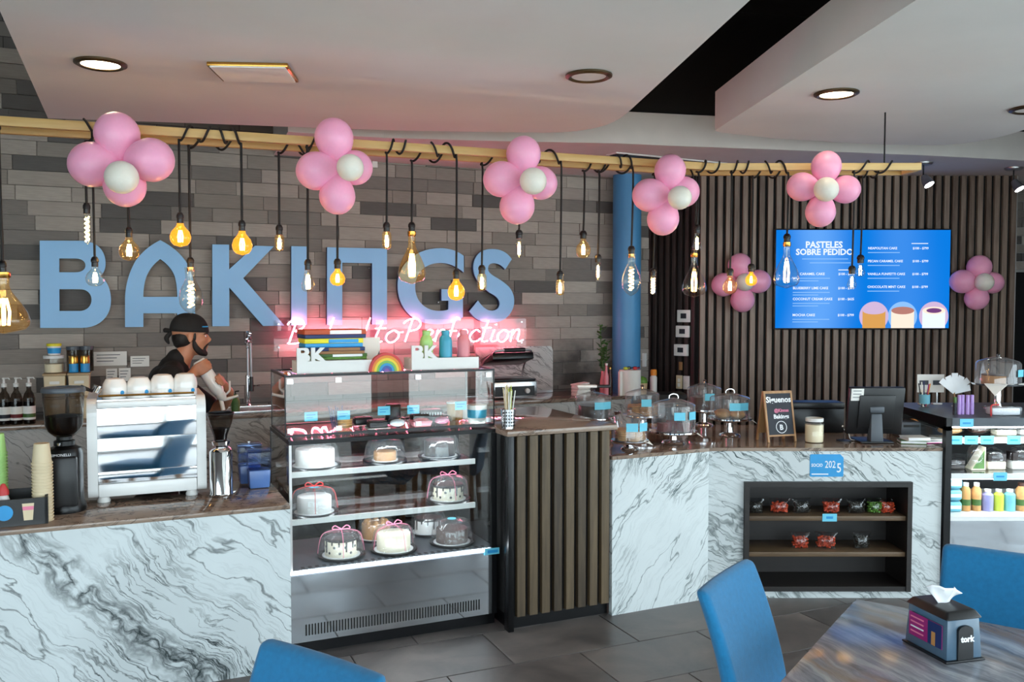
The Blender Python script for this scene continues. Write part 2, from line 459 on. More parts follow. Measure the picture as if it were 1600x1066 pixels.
pbr('balloon_white', srgb(236, 230, 218), .34, var=.02, sub=.25)
pbr('skin', srgb(186, 128, 98), .5, var=.08, scale=30, sub=.15)
pbr('hair', srgb(20, 16, 15), .6, bump=.4, bscale=200, stretch=(1, 1, 4))
pbr('black_cloth', srgb(17, 17, 19), .85, var=.15, scale=20, bump=.3, bscale=300)
pbr('leaf', srgb(70, 108, 48), .5, var=.25, scale=20)
pbr('choc', srgb(64, 38, 28), .35, var=.15)
pbr('dark_choc', srgb(30, 20, 18), .3)
pbr('cream', srgb(244, 234, 208), .5, var=.04)
pbr('white_frost', srgb(246, 244, 240), .5, var=.03, bump=.2, bscale=60)
pbr('caramel', srgb(196, 140, 78), .5, var=.15)
pbr('cookie', srgb(196, 148, 92), .75, var=.25, scale=30, bump=.5, bscale=90)
pbr('red_velvet', srgb(110, 30, 34), .6, var=.2)
pbr('red_snack', srgb(206, 74, 40), .5, var=.3, scale=60, bump=.4)
pbr('green_snack', srgb(96, 140, 50), .5, var=.3, scale=60, bump=.4)
pbr('dark_snack', srgb(44, 40, 32), .5, var=.4, scale=60, bump=.4)
pbr('steel_hole', srgb(18, 18, 18), .6)
pbr('lime', srgb(168, 214, 130), .4); pbr('teal_bottle', srgb(64, 164, 196), .4); pbr('rose_bottle', srgb(226, 140, 150), .4)
pbr('lilac', srgb(184, 150, 214), .4); pbr('lavender', srgb(150, 150, 200), .4); pbr('yellow_green', srgb(190, 206, 70), .4); pbr('aqua', srgb(116, 186, 204), .4)
for n, c in dict(r_red=(206, 60, 60), r_orange=(236, 140, 50), r_yellow=(244, 210, 60), r_green=(132, 190, 90), r_blue=(50, 150, 200), r_indigo=(60, 90, 170), r_violet=(130, 90, 170), navy=(24, 44, 96), orange_red=(196, 84, 44), cardboard=(150, 104, 62), yellow=(240, 226, 40), orange=(232, 140, 40)).items():
    pbr(n, srgb(*c), .5)
pbr('blue_tub', srgb(86, 118, 176), .25)
glass('pane', (.97, .985, .98), 1, 1.5)
glass('tub_glass', (.55, .68, .92), 1, 1.35, .1)
glass('window_glass', (.96, .98, .98), 1, 1.3)
glass('dome', (.88, .89, .91), 1, 1.7, .03, haze=.07)
glass('pet', (.96, .96, .97), 1, 1.55, .03, ripple=30, haze=.05)
glass('bag_film', (.9, .92, .94), 1, 1.6, .12, ripple=60)
glass('smoke', (.42, .38, .34), .8, 1.4, .02)
glass('acrylic', (.98, .95, .95), 1, 1.35)
glass('bulb_clear', (.97, .95, .90), 1, 1.45)
glass('bulb_amber', (.98, .86, .62), 1, 1.45, glow=(1, .45, .08), gs=.04)
glass('bulb_gold', (.95, .62, .18), 1, 1.45, glow=(1, .42, .04), gs=.6)
emi('filament', (1, .60, .22), 75)
emi('filament_soft', (1, .56, .18), 30)
emi('neon', (1, .17, .27), 60)
emi('led', (.86, .94, 1.0), 26)
emi('lamp_warm', (1, .80, .55), 16)
emi('lamp_cool', (1, .95, .88), 30)
# ================================================================== THE SETTING
XL, XR, YB, ZC = -6.0, 5.3, -2.4, 3.95
TW = 3.0                                     # brick wall stands at t = TW
# ---- floor with stone tiles laid in running bond along the bar
fl = struct(MB().box(XL - .3, XR + .3, YB - .3, 11, -.12, -.008).build('floor', 'grout'), 'dark grey stone tile floor with thin joints')
TL, TWD = .707, .43
tile_me = {}
def tile(s0, t0, L=TL, W=TWD):
    key = (round(L, 3), round(W, 3))
    if key not in tile_me:
        tile_me[key] = MB().box(-L / 2 + .003, L / 2 - .003, -W / 2 + .003, W / 2 - .003, -.02, 0).mesh('tile', 'floor_stone', bevel=.0015, seg=1)
    o = bpy.data.objects.new('tile', tile_me[key]); COL.objects.link(o); o.parent = fl
    o.location = bar(s0 + L / 2, t0 + W / 2, 0); o.rotation_euler = (0, 0, ANG)
cnt = 0
for r in range(-12, 10):
    t0 = -.385 + r * TWD
    off = -.155 if r % 2 == 0 else .2
    for k in range(-7, 9):
        s0 = off + k * TL
        c = bar(s0 + TL / 2, t0 + TWD / 2)
        if -3.2 < c.x < 4.6 and 1.0 < c.y < 7.0 and cnt < 300:
            tile(s0, t0); cnt += 1
pave = MB()
for (x0, x1, y0, y1) in ((XL, XR, YB, 1.0 - .2), (XL, XR, 7.2, 10.9), (XL, -3.5, .8, 7.2), (4.9, XR, .8, 7.2)):
    pave.box(x0, x1, y0, y1, -.02, -.004)
po = pave.build('stone_paving', 'floor_stone', fl)

# ---- brick wall behind the bar
def wloc(s, t, z): return bar(s, t, z)
wb = MB().box(-6.2, 2.78, 0, .18, 0, ZC).build('wall_back', 'brick_field', loc=bar(0, TW), rz=ANG)
struct(wb, 'wall clad in grey and taupe brick tiles behind the bar')
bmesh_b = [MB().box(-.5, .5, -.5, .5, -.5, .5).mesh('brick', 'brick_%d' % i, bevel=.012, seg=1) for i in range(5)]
RH = .1065
nb = 0
rows = list(range(0, 28))
for r in rows:
    z = 1.0 + r * RH
    smin, smax = (-3.05, 2.72) if z < 2.96 else (-3.05, -2.2)
    s = smin - random.uniform(0, .3)
    while s < smax and nb < 298:
        L = random.choice([.30, .36, .42, .42, .48, .52])
        e = min(s + L, 2.77)
        if e - s > .05:
            b = bpy.data.objects.new('brick', bmesh_b[random.choices(range(5), [30, 26, 18, 16, 10])[0]])
            COL.objects.link(b); b.parent = wb
            pr = random.uniform(.012, .022)
            b.scale = (e - s - .004, .03, RH - .004)
            b.location = ((s + e) / 2, .015 - pr, z + RH / 2)
            nb += 1
        s += L
# ---- soot stain area is left to the wall; slatted walls
def slat_wall(name, p0, p1, n, z1, label, w=.048, d=.035, mt='slat_wood'):
    p0, p1 = Vector(p0), Vector(p1)
    dv = p1 - p0; L = dv.length; rz = math.atan2(dv.y, dv.x)
    w_o = MB().box(0, L, 0, .12, 0, z1).build(name, 'dark_back', loc=(p0.x, p0.y, 0), rz=rz)
    struct(w_o, label)
    me = MB().box(-w / 2, w / 2, -d, 0, .0, z1).mesh('slat', mt, bevel=.002, seg=1)
    for k in range(n):
        o = bpy.data.objects.new('slat', me); COL.objects.link(o); o.parent = w_o
        o.location = ((k + .5) * L / n, 0, 0)
    return w_o
YS, ZS = 8.2, 2.93
slat_wall('wall_slat', (1.723, YS, 0), (4.655, YS, 0), 38, ZS, 'long wall of brown vertical wooden slats behind the register')
slat_wall('wall_corner', (1.20, 8.62, 0), (1.723, YS + .004, 0), 10, ZS, 'short slatted wall with shade painted in, turning from the blue column to the menu wall', w=.036, mt='shaded_slat_wood')
# far right: grey tiled wall with a dark doorway
wr = MB().box(4.655, 4.668, 8.2, 8.9, 0, ZS).box(4.668, 5.3, 8.9, 9.0, 2.07, ZC).box(5.22, 5.3, 8.9, 9.0, 0, 2.07).build('wall_passage', 'paint_wall')
struct(wr, 'grey wall beside the slatted wall with a dark doorway')
for i in range(10):
    for j in range(3):
        z = 2.09 + i * .085
        b = bpy.data.objects.new('brick', bmesh_b[random.randrange(5)]); COL.objects.link(b); b.parent = wr
        b.scale = (.15, .03, .08); b.location = (4.80 + j * .155 + (i % 2) * .07, 8.893, z + .0425)
dr = MB().box(4.67, 5.22, 8.95, 9.0, 0, 2.0695).build('door_1', 'void_black'); struct(dr, 'black doorway in the far right corner')
MB().lathe([(.0, 0), (.018, .005), (.018, .04), (0, .045)], 12).build('door_handle', 'steel', dr, smooth=True, loc=(4.75, 8.90, 1.0))
# other sides of the room
struct(MB().box(XL - .2, XL, YB, 11, 0, ZC).build('wall_left', 'paint_wall'), 'plain grey side wall out of view on the left')
rw = MB().box(XL, XR, YB - .15, YB, 0, .05).box(XL, XR, YB - .15, YB, 2.8, ZC).box(XL, -5.0, YB - .15, YB, .05, 2.8).box(5.0, XR, YB - .15, YB, .05, 2.8).build('wall_front', 'paint_wall')
struct(rw, 'street wall with a long shop window behind the guests')
sw = MB().box(XR, XR + .15, YB, 11, 0, .05).box(XR, XR + .15, YB, 11, 2.8, ZC).box(XR, XR + .15, 5.0, 11, .05, 2.8).box(XR, XR + .15, YB, -2.2, .05, 2.8).build('wall_right', 'paint_wall')
struct(sw, 'side wall with tall windows on the right out of view')
def window(name, x0, x1, n, loc, rz, label):
    m = MB()
    m.box(x0, x1, -.05, .05, .05, .1).box(x0, x1, -.05, .05, 2.74, 2.8)
    for k in range(n + 1):
        x = x0 + (x1 - x0) * k / n; m.box(x - .03, x + .03, -.05, .05, .1, 2.74)
    w = m.build(name, 'black_metal', loc=loc, rz=rz); struct(w, label)
    for k in range(n):
        a, b = x0 + (x1 - x0) * k / n, x0 + (x1 - x0) * (k + 1) / n
        MB().box(a + .03, b - .03, -.003, .003, .1, 2.74).build('pane', 'window_glass', w)
window('window_1', -5.0, 5.0, 6, (0, YB - .07, 0), 0, 'long shop window to the street behind the guests')
window('window_2', -2.2, 5.0, 5, (XR + .07, 0, 0), PI / 2, 'tall windows along the right side of the room')
struct(MB().box(-40, 40, -40, 30, -.3, -.13).build('ground_outside', 'paper'), 'pale sunlit pavement outside the windows')
# ---- ceilings
struct(MB().box(XL - .2, XR + .2, YB - .2, 11.2, ZC, ZC + .1).build('ceiling', 'void_black'), 'black open ceiling above the hanging white panels')
def px_poly(pts, z): return [(p.x, p.y) for p in (atz(a, b, z) for a, b in pts)]
ZR = 2.90
a0, a1 = atz(75, 185, ZR), atz(2, 22, ZR); dl = (a1 - a0).normalized()
b0, b1 = atz(985, 172, ZR), atz(1170, 2, ZR); dr_ = (b1 - b0).normalized()
far = bez((300, 192.5), (500, 200), (620, 204), (760, 206.5, 850, 207.5), (925, 207, 960, 190), (975, 181, 985, 172))
L = [((a0 + dl * 6.6).x, (a0 + dl * 6.6).y), (a0.x, a0.y)] + px_poly(far, ZR) + [((b0 + dr_ * 6.0).x, (b0 + dr_ * 6.0).y)]
struct(MB().prism([L], ZR, ZR + .22, 'xy').build('ceiling_panel', 'plaster'), 'large white hanging ceiling panel with rounded corner above the bar')
c0, c1 = atz(1117, 204, ZR), atz(1430, 1, ZR); dc = (c1 - c0).normalized()
far2 = bez((1125, 207), (1160, 211, 1212, 216.5), (1330, 223.5), (1400, 227, 1465, 227), (1540, 224, 1600, 203), (1650, 185, 1690, 165))
e = c0 + dc * 7
L2 = [(c0.x, c0.y)] + px_poly(far2, ZR) + [(5.25, 5.2), (5.25, e.y), (e.x, e.y)]
struct(MB().prism([L2], ZR, ZR + .255, 'xy').build('ceiling_panel', 'plaster'), 'white hanging ceiling panel with curved edge on the right side')
fas = px_poly([(450, 206), (600, 215.5), (760, 220), (960, 224), (1080, 229), (1300, 237), (1450, 243), (1600, 251)], ZS)
w0 = bar(sat(430, TW), TW + .02); w1 = bar(2.75, TW + .02)
Ls = fas + [(5.28, 7.5), (5.28, 8.95), (4.7, 8.95), (1.7, 8.95), (w1.x, w1.y), (w0.x, w0.y)]
sof = struct(MB().prism([Ls], ZS, ZS + .235, 'xy').build('soffit', 'plaster_warm'), 'white ceiling soffit along the back walls with a vertical fascia')
# linear air slot in the soffit
v0, v1 = atz(955, 239, ZS), atz(1128, 256, ZS)
d = (v1 - v0); rz = math.atan2(d.y, d.x)
vt = thing('air_slot', 'long narrow air slot in the soffit above the blue column', 'air vent', (v0.x, v0.y, ZS), rz)
MB().box(0, d.length, -.07, .07, -.012, -.002).build('slot_frame', 'white_plastic', vt)
for k in (-1, 0, 1): MB().box(.02, d.length - .02, k * .04 - .012, k * .04 + .012, -.016, -.0121).build('slot', 'black_plastic', vt)
# vent plate on the large panel
g = thing('ceiling_vent', 'square white air vent with brass rim on the large ceiling panel', 'air vent', tuple(atz(397, 110, ZR)), math.radians(4))
g.location.z = ZR
MB().box(-.19, .19, -.15, .15, -.02, 0).build('vent_frame', 'brass', g, bevel=.004)
MB().box(-.175, .178, -.15, .13, -.026, -.0201).build('vent_plate', 'paper', g)
def downlight(px, py, label, lit=True, r=.118):
    p = atz(px, py, ZR)
    g = thing('downlight', label, 'ceiling light', (p.x, p.y, ZR), 0, 'recessed ceiling downlights')
    MB().lathe([(r * .8, -.001), (r, -.001), (r, -.010), (r * .86, -.018), (r * .74, -.012), (r * .74, -.002)], 32).build('rim', 'bronze', g, smooth=True)
    MB().lathe([(.0, -.009), (r * .735, -.009), (r * .735, -.004), (0, -.004)], 32).build('diffuser', 'lamp_warm' if lit else 'white_plastic', g, smooth=True)
downlight(157, 98, 'lit round downlight above the balloons at the left end of the beam')
downlight(920, 117, 'unlit round downlight near the rounded corner of the ceiling panel', False)
downlight(1307, 145, 'lit round downlight in the curved right ceiling panel')
downlight(1612, 169, 'round downlight at the right edge of the picture', False)
def spot(px, py, label):
    p = atz(px, py, ZS)
    g = thing('spotlight', label, 'spotlight', (p.x, p.y, ZS), 0, 'adjustable spotlights on the soffit')
    MB().lathe([(0, -.022), (.06, -.022), (.072, -.012), (.074, 0), (0, 0)], 24).build('canopy', 'dull_steel', g, smooth=True)
    MB().tube([(0, 0, -.02), (.0, 0, -.11)], .006).build('stem', 'black_metal', g)
    h = MB().at((0, 0, -.11), rx=-.5, ry=-.35).lathe([(.0, .0), (.025, -.005), (.04, -.05), (.046, -.1), (.04, -.1), (.036, -.085), (0, -.08)], 20).build('lamp_head', 'dull_steel', g, smooth=True)
    MB().at((0, 0, -.11), rx=-.5, ry=-.35).lathe([(0, -.097), (.039, -.097), (.039, -.09), (0, -.09)], 20).build('lens', 'lamp_cool', h)
spot(1443, 254, 'small spotlight hanging beside the end of the wooden beam')
spot(1584, 262, 'small spotlight hanging at the right end of the slatted wall')
# blue column
pc = aty(979, 475, 8.18)
struct(MB().lathe([(.13, 0), (.13, ZS)], 40).build('column', 'blue_paint', smooth=True, loc=(pc.x, pc.y, 0)), 'round blue painted column between the brick and slatted walls')
struct(MB().prism([[(x, y + .02) for x, y in Ls]], ZS + .235, ZC, 'xy').build('ceiling_void', 'void_black'), 'black painted bulkhead above the soffit')
# ================================================================== COUNTERS
def barthing(name, label, cat, s, t, z=0, group=None, rz=0):
    return thing(name, label, cat, bar(s, t, z), ANG + rz, group)
# espresso counter : marble front, dark veined top
ZE = .795
g = barthing('espresso_counter', 'low white marble counter with dark diagonal veins under the espresso machine', 'counter', -1.157, 0)
MB().box(-3.2, 0, 0, .03, 0, ZE - .022).build('front_panel', 'marble_left', g)
MB().box(-3.2, 0, -.004, .72, ZE - .022, ZE).build('worktop', 'marble_top', g, bevel=.003)
MB().box(-3.2, -.01, .031, .70, .08, ZE - .022).build('carcass', 'dark_wood', g)
# rear counter along the brick wall
ZB = .95
g = barthing('rear_counter', 'marble topped work counter along the brick wall', 'counter', 0, 2.36)
MB().box(-3.9, 2.2, 0, .60, ZB - .03, ZB).build('worktop', 'marble_top', g, bevel=.003)
MB().box(-3.9, 2.2, .02, .05, .1, ZB - .03).build('front_panel', 'marble_board', g)
MB().box(-3.9, 2.2, .06, .58, 0, ZB - .03).build('carcass', 'dark_wood', g)
# slatted cabinet with its marble slab
ZK = 1.08
g = barthing('slatted_cabinet', 'tall brown slatted cabinet between cake case and marble counter', 'cabinet', 0, 0)
MB().box(.0, .61, .03, .62, .07, ZK - .03).build('carcass', 'dark_back', g)
for k in range(8):
    x = .030 + k * .0735
    MB().box(x, x + .05, 0, .03, .075, ZK - .032).build('slat', 'cabinet_wood', g, bevel=.002, seg=1)
MB().box(-.0, .61, .05, .6, 0, .07).build('plinth', 'black_metal', g)
MB().box(-.02, .012, .0, .06, 0.0, ZK - .03).build('corner_post', 'black_metal', g, bevel=.002)
MB().box(-.035, .635, -.02, .95, ZK - .028, ZK).build('worktop', 'marble_top', g, bevel=.003)
# marble register counter: slanted wing and straight front with a dark niche
ZM = .90
P1 = bar(.613, 0); P2 = Vector((1.163, 5.175, 0)); YF = 5.19; XE = 2.545
def rel(P, *q): return [(a - P.x, b - P.y) for a, b in q]
g = thing('register_counter', 'white green-veined marble counter carrying cake domes and register', 'counter', (P1.x, P1.y, 0))
dv = P2 - P1; r1 = math.atan2(dv.y, dv.x)
MB().box(0, dv.length - .002, 0, .03, 0, ZM - .02).build('wing_panel', 'marble_slope', g, rz=r1)
nx0, nx1, nz0, nz1 = 1.373, 2.362, .045, .70        # niche in the straight front
f = MB().prism([[(P2.x, 0), (XE, 0), (XE, ZM - .02), (P2.x, ZM - .02)], [(nx0, nz0), (nx1, nz0), (nx1, nz1), (nx0, nz1)]], 0, .03)
o = f.build('front_panel', 'marble_shelf', g); o.location = (-P1.x, YF - P1.y, 0)
bk = bar(.613, .95)
top = rel(P1, (P1.x, P1.y), (P2.x, P2.y), (P2.x, YF - .004), (XE, YF - .004), (XE, 6.05), (bk.x + .5, 6.3), (bk.x, bk.y))
MB().prism([top], ZM - .02, ZM, 'xy').build('worktop', 'marble_top', g)
MB().box(P1.x + .12 - P1.x, .75, .5, .56, 0, ZM - .02).build('carcass', 'dark_wood', g)
g = thing('snack_shelf', 'dark wooden shelf unit set into the marble counter front', 'shelf', ((nx0 + nx1) / 2, YF, 0))
hw = (nx1 - nx0) / 2
m = MB(); m.box(-hw, -hw + .028, -.028, .3, nz0, nz1).box(hw - .028, hw, -.028, .3, nz0, nz1).box(-hw + .028, hw - .028, -.028, .3, nz1 - .03, nz1).box(-hw + .028, hw - .028, -.02, .3, nz0, nz0 + .03)
m.build('frame', 'dark_wood', g)
MB().box(-hw + .028, hw - .028, .27, .3, nz0 + .03, nz1 - .03).build('back_board', 'dark_wood', g)
for z in (.465, .25):
    MB().box(-hw + .0285, hw - .0285, -.005, .269, z, z + .028).build('shelf_board', 'shelf_wood', g, bevel=.002)
MB().box(-hw, hw, .3, .31, 0, .044).build('plinth', 'black_metal', g)

# ================================================================== LARGE CAKE CASE
S0, S1, T0, T1 = -1.135, -.03, .14, .74
ZD = .415; ZT = 1.075
g = barthing('cake_display_case', 'large glass cake display case with mirror steel base', 'display case', (S0 + S1) / 2, T0)
CW = (S1 - S0) / 2; CD = T1 - T0
MB().box(-CW, CW, .03, CD, 0, .065).build('plinth', 'black_metal', g)
m = MB(); m.box(-CW, CW, 0, CD, .065, ZD - .012)
base = m.build('steel_base', 'mirror_steel', g)
slot = MB().box(-.004, .004, -.0012, .0, -.028, .028).mesh('vent_slot', 'steel_hole')
for k in range(62):
    o = bpy.data.objects.new('vent_slot', slot); COL.objects.link(o); o.parent = base
    o.location = (-CW + .075 + k * .0152, 0, .125)
deck = MB().box(-CW + .006, CW - .006, .012, CD - .01, ZD - .012, ZD + .012).build('deck', 'grey_plastic', g)
for k in range(28): MB().box(-CW + .06 + k * .036, -CW + .078 + k * .036, .03, .06, ZD + .012, ZD + .0135).build('air_slit', 'steel_hole', deck)
MB().box(-CW, CW - .03, -.006, .0, ZD - .004, ZD + .010).build('bottom_light_bar', 'led', g)
MB().box(-CW, -CW + .012, 0, .014, ZD + .012, ZT - .02).build('corner_trim', 'white_enamel', g)
MB().box(CW - .03, CW, -.004, .02, .065, ZT - .02).build('corner_trim', 'black_metal', g)
fr = MB(); fr.box(-CW, CW, 0, .02, ZT - .02, ZT).box(-CW, CW, CD - .02, CD, ZT - .02, ZT).box(-CW, -CW + .02, .02, CD - .02, ZT - .02, ZT).box(CW - .02, CW, .02, CD - .02, ZT - .02, ZT)
fr.box(-CW, -CW + .02, CD - .02, CD, ZD, ZT - .02).box(CW - .02, CW, CD - .02, CD, ZD, ZT - .02)
fr.build('top_frame', 'black_metal', g)
MB().box(-CW + .02, CW - .02, .022, .04, ZT - .018, ZT - .006).build('top_light_bar', 'led', g)
MB().box(-CW + .013, CW - .031, .002, .008, ZD + .013, ZT - .0205).build('front_glass', 'pane', g)
MB().box(-CW + .002, -CW + .008, .015, CD - .021, ZD + .013, ZT - .0205).build('side_glass', 'pane', g)
MB().box(CW - .008, CW - .002, .021, CD - .021, ZD + .013, ZT - .0205).build('side_glass', 'pane', g)
MB().box(-CW + .021, CW - .021, CD - .012, CD - .006, ZD + .013, ZT - .0205).build('rear_door', 'smoke', g)
MB().box(-CW + .0, CW - .0, .0, CD, ZT, ZT + .012).build('top_glass', 'pane', g)
for z in (.655, .895):
    sh = MB().box(-CW + .012, CW - .1, .075, .5, z, z + .012).build('glass_shelf', 'pane', g)
    MB().box(-CW + .012, CW - .1, .06, .0745, z - .014, z + .014).build('shelf_rail', 'white_enamel', sh)
    MB().box(-CW + .03, CW - .12, .08, .095, z - .012, z - .001).build('shelf_light', 'led', sh)
    MB().box(-CW + .012, CW - .1, .48, .5, z - .03, z - .001).build('shelf_bracket', 'dull_steel', sh)
pl = MB().box(CW - .075, CW + .012, -.012, -.006, ZD - .022, ZD + .012).build('maker_plate', 'tag_cyan', g)
MB().box(CW - .058, CW + .003, -.0135, -.0122, ZD - .013, ZD + .003).build('plate_print', 'sky_blue_print', pl)
# small glass case standing on top
US0, US1, UT0, UT1, UZ0, UZ1 = -1.145, -.02, .19, .62, ZT + .012, 1.398
g = barthing('pastry_glass_case', 'clear glass pastry box standing on the cake display case', 'display case', (US0 + US1) / 2, UT0, UZ0)
UW, UD, UH = (US1 - US0) / 2, UT1 - UT0, UZ1 - UZ0
m = MB()
e = .006
for (a, b) in ((0, 0), (1, 0), (0, 1), (1, 1)):
    x = -UW if a == 0 else UW - e; y = 0 if b == 0 else UD - e
    m.box(x, x + e, y, y + e, .012, UH - .012)
m.box(-UW, UW, 0, .012, UH - .012, UH).box(-UW, UW, UD - .012, UD, UH - .012, UH).box(-UW, -UW + .012, .012, UD - .012, UH - .012, UH).box(UW - .012, UW, .012, UD - .012, UH - .012, UH)
m.box(-UW, UW, 0, .012, 0, .012).box(-UW, UW, UD - .012, UD, 0, .012).box(-UW, -UW + .012, .012, UD - .012, 0, .012).box(UW - .012, UW, .012, UD - .012, 0, .012)
m.build('edge_frame', 'black_metal', g)
MB().box(-UW + .006, UW - .006, .003, .007, .012, UH - .012).build('front_glass', 'pane', g)
MB().box(-UW + .002, -UW + .006, .01, UD - .01, .012, UH - .012).build('side_glass', 'pane', g)
MB().box(UW - .006, UW - .002, .01, UD - .01, .012, UH - .012).build('side_glass', 'pane', g)
MB().box(-UW + .012, UW - .012, .012, UD - .012, UH - .010, UH - .004).build('top_glass', 'pane', g)
MB().box(-UW + .012, UW - .012, .012, UD - .012, .002, .008).build('floor_glass', 'pane', g)
for x in (-UW + .012, -UW * .55, UW * .2, UW - .05):
    MB().box(x, x + .03, -.003, .004, UH - .045, UH - .02).build('glass_clip', 'steel', g)
    MB().box(x, x + .03, -.003, .004, .02, .045).build('glass_clip', 'steel', g)

# ================================================================== SIDE CASE ON THE RIGHT
X0, X1, Y0, Y1 = 2.552, 3.95, 5.175, 5.98
g = thing('grab_and_go_case', 'black framed open pastry case with white lit shelves on the right', 'display case', ((X0 + X1) / 2, Y0, 0))
W, D, H = (X1 - X0) / 2, Y1 - Y0, 1.08
MB().box(-W, W, .03, D, 0, .06).build('plinth', 'black_metal', g)
MB().box(-W + .035, W, .0, D, .06, .47).build('steel_base', 'mirror_steel', g)
MB().box(-W, -W + .035, -.012, .035, .06, H - .05).build('front_post', 'black_metal', g)
MB().box(-W, -W + .03, D - .04, D, .06, H - .06).build('rear_post', 'black_metal', g)
MB().prism([[(-.012, H - .075), (D, H - .03), (D, H), (-.012, H)]], -W, -W + .035).build('side_rail', 'black_metal', g, loc=None).matrix_local = Matrix(((0, 1, 0, 0), (1, 0, 0, 0), (0, 0, 1, 0), (0, 0, 0, 1)))
MB().box(-W + .036, W, -.012, D, H - .05, H).build('top_board', 'grey_plastic', g)
MB().box(-W + .035, W, -.012, D - .02, .47, .495).build('bottom_shelf', 'white_enamel', g)
for z, dpt in ((.725, .05), (.935, .1)):
    sh = MB().box(-W + .036, W, dpt, D - .03, z, z + .012).build('glass_shelf', 'pane', g)
    MB().box(-W + .036, W, dpt - .015, dpt - .001, z - .016, z + .016).build('shelf_rail', 'white_enamel', sh)
    MB().box(-W + .05, W, dpt, dpt + .012, z - .02, z - .012).build('shelf_light', 'led', sh)
MB().box(-W + .05, W, .02, .035, H - .062, H - .051).build('top_light_bar', 'led', g)
MB().box(-W + .036, W, D - .029, D - .005, .496, H - .05).build('back_panel', 'dark_back', g)
MB().box(-W + .004, -W + .010, .036, D - .041, .06, H - .08).build('side_glass', 'pane', g)

# ================================================================== TABLE AND CHAIRS
CT = atz(1337, 935.5, .75)
E1 = Vector((.822, -.57, 0)).normalized(); E2 = Vector((-.57, -.822, 0)).normalized()
ta = math.atan2(E1.y, E1.x)
g = thing('cafe_table', 'square cafe table with grey and gold streaked stone top', 'table', tuple((CT + (E1 + E2) * .41).xy) + (0,), ta)
MB().box(-.41, .41, -.41, .41, .718, .75).build('tabletop', 'table_stone', g, bevel=.004)
MB().lathe([(.24, 0), (.24, .012), (.06, .03), (.04, .06), (.04, .69), (.14, .7), (.14, .717)], 28).build('pedestal', 'black_metal', g, smooth=True)
def chair(label, loc, rz):
    """local +y is where the sitter faces"""
    g = thing('dining_chair', label, 'chair', (loc[0], loc[1], 0), rz, 'blue upholstered dining chairs')
    # backrest: curved slab leaning back
    prof = []
    nseg = 14
    for k in range(nseg + 1):
        f = k / nseg; z = .36 + f * .53
        y = -.05 - .10 * f * f - .02 * f
        prof.append((y, z))
    vs_, fs = [], []
    NX = 8
    for (y, z) in prof:
        for side in (0, 1):
            for i in range(NX + 1):
                x = -.21 + .42 * i / NX
                th = .062 - .02 * (z - .36) / .53
                cx = .012 * (1 - (2 * i / NX - 1) ** 2)
                vs_.append((x, y + (th if side else 0) - cx, z))
    R = 2 * (NX + 1)
    for k in range(nseg):
        for i in range(NX):
            a = k * R + i; fs.append((a, a + 1, a + R + 1, a + R))
            b = a + NX + 1; fs.append((b, b + R, b + R + 1, b + 1))
        fs.append((k * R, k * R + R, k * R + R + NX + 1, k * R + NX + 1))
        fs.append((k * R + NX, k * R + NX + NX + 1, k * R + R + NX + NX + 1, k * R + R + NX))
    for i in range(NX):
        fs.append((i, i + NX + 1, i + NX + 2, i + 1)); a = nseg * R + i; fs.append((a, a + 1, a + NX + 2, a + NX + 1))
    o = MB().add(vs_, fs).build('backrest', 'blue_fabric', g, smooth=True)
    bv = o.modifiers.new('b', 'BEVEL'); bv.width = .022; bv.segments = 4; bv.limit_method = 'ANGLE'; bv.angle_limit = math.radians(50)
    s = MB().box(-.215, .215, -.02, .42, .36, .465).build('seat', 'blue_fabric', g, bevel=.028, seg=4)
    for x in (-.18, .18):
        for y, k in ((.0, -1), (.38, 1)):
            MB().taper(x, y + k * .015, 0, .37, .014, .014, .023, .023, 0, -k * .015).build('leg', 'light_wood', g, bevel=.003)
    return g
fa = lambda d: math.atan2(d.y, d.x) - PI / 2
cA = CT + E2 * .42 - E1 * .15
chair('blue upholstered chair tucked under the left side of the stone table', cA.xy, fa(E1))
cB = CT + E1 * .42 - E2 * .22
chair('blue upholstered chair behind the tissue box at the far side of the table', cB.xy, fa(E2))
p = atz(430, 1008, .88); cC = p + E1 * .17 + E2 * .15
chair('blue upholstered chair standing in front of the marble espresso counter', cC.xy, fa(E2))
# ================================================================== BEAM, PENDANTS, BALLOONS
ZBM = 2.56
F0, F1, F2 = Vector((-2.9, 3.715, ZBM)), Vector((1.19, 5.27, ZBM)), Vector((2.415, 5.26, ZBM))
dF = (F1 - F0).normalized(); nF = Vector((-dF.y, dF.x, 0))
B0, B1, B2 = F0 + nF * .2, Vector((1.155, 5.47, ZBM)), Vector((2.415, 5.46, ZBM))
beam = thing('wooden_beam_frame', 'long pale pine beam frame hanging below the ceiling over the bar', 'beam', (0, 0, ZBM))
RB, RT = .017, .021
def rail(a, b, w=RB, h=RT):
    d = b - a; L = d.length
    o = MB().box(0, L, -w, w, -h, h).build('rail', 'pine', beam, bevel=.003)
    o.location = (a.x, a.y, a.z - ZBM); o.rotation_euler = (0, 0, math.atan2(d.y, d.x)); return o
rail(F0, F1); rail(F1, F2 + Vector((.0, 0, 0))); rail(B0, B1); rail(B1, B2)
rail(F2 + Vector((-.017, .017, 0)), B2 + Vector((-.017, -.017, 0)))
for (px, Yy) in ((1382, 5.36),):
    p = aty(px, 240, Yy)
    MB().tube([(p.x, p.y, .02), (p.x, p.y, ZR - ZBM if px < 1000 else ZR - ZBM)], .005).build('hanger_rod', 'black_metal', beam)
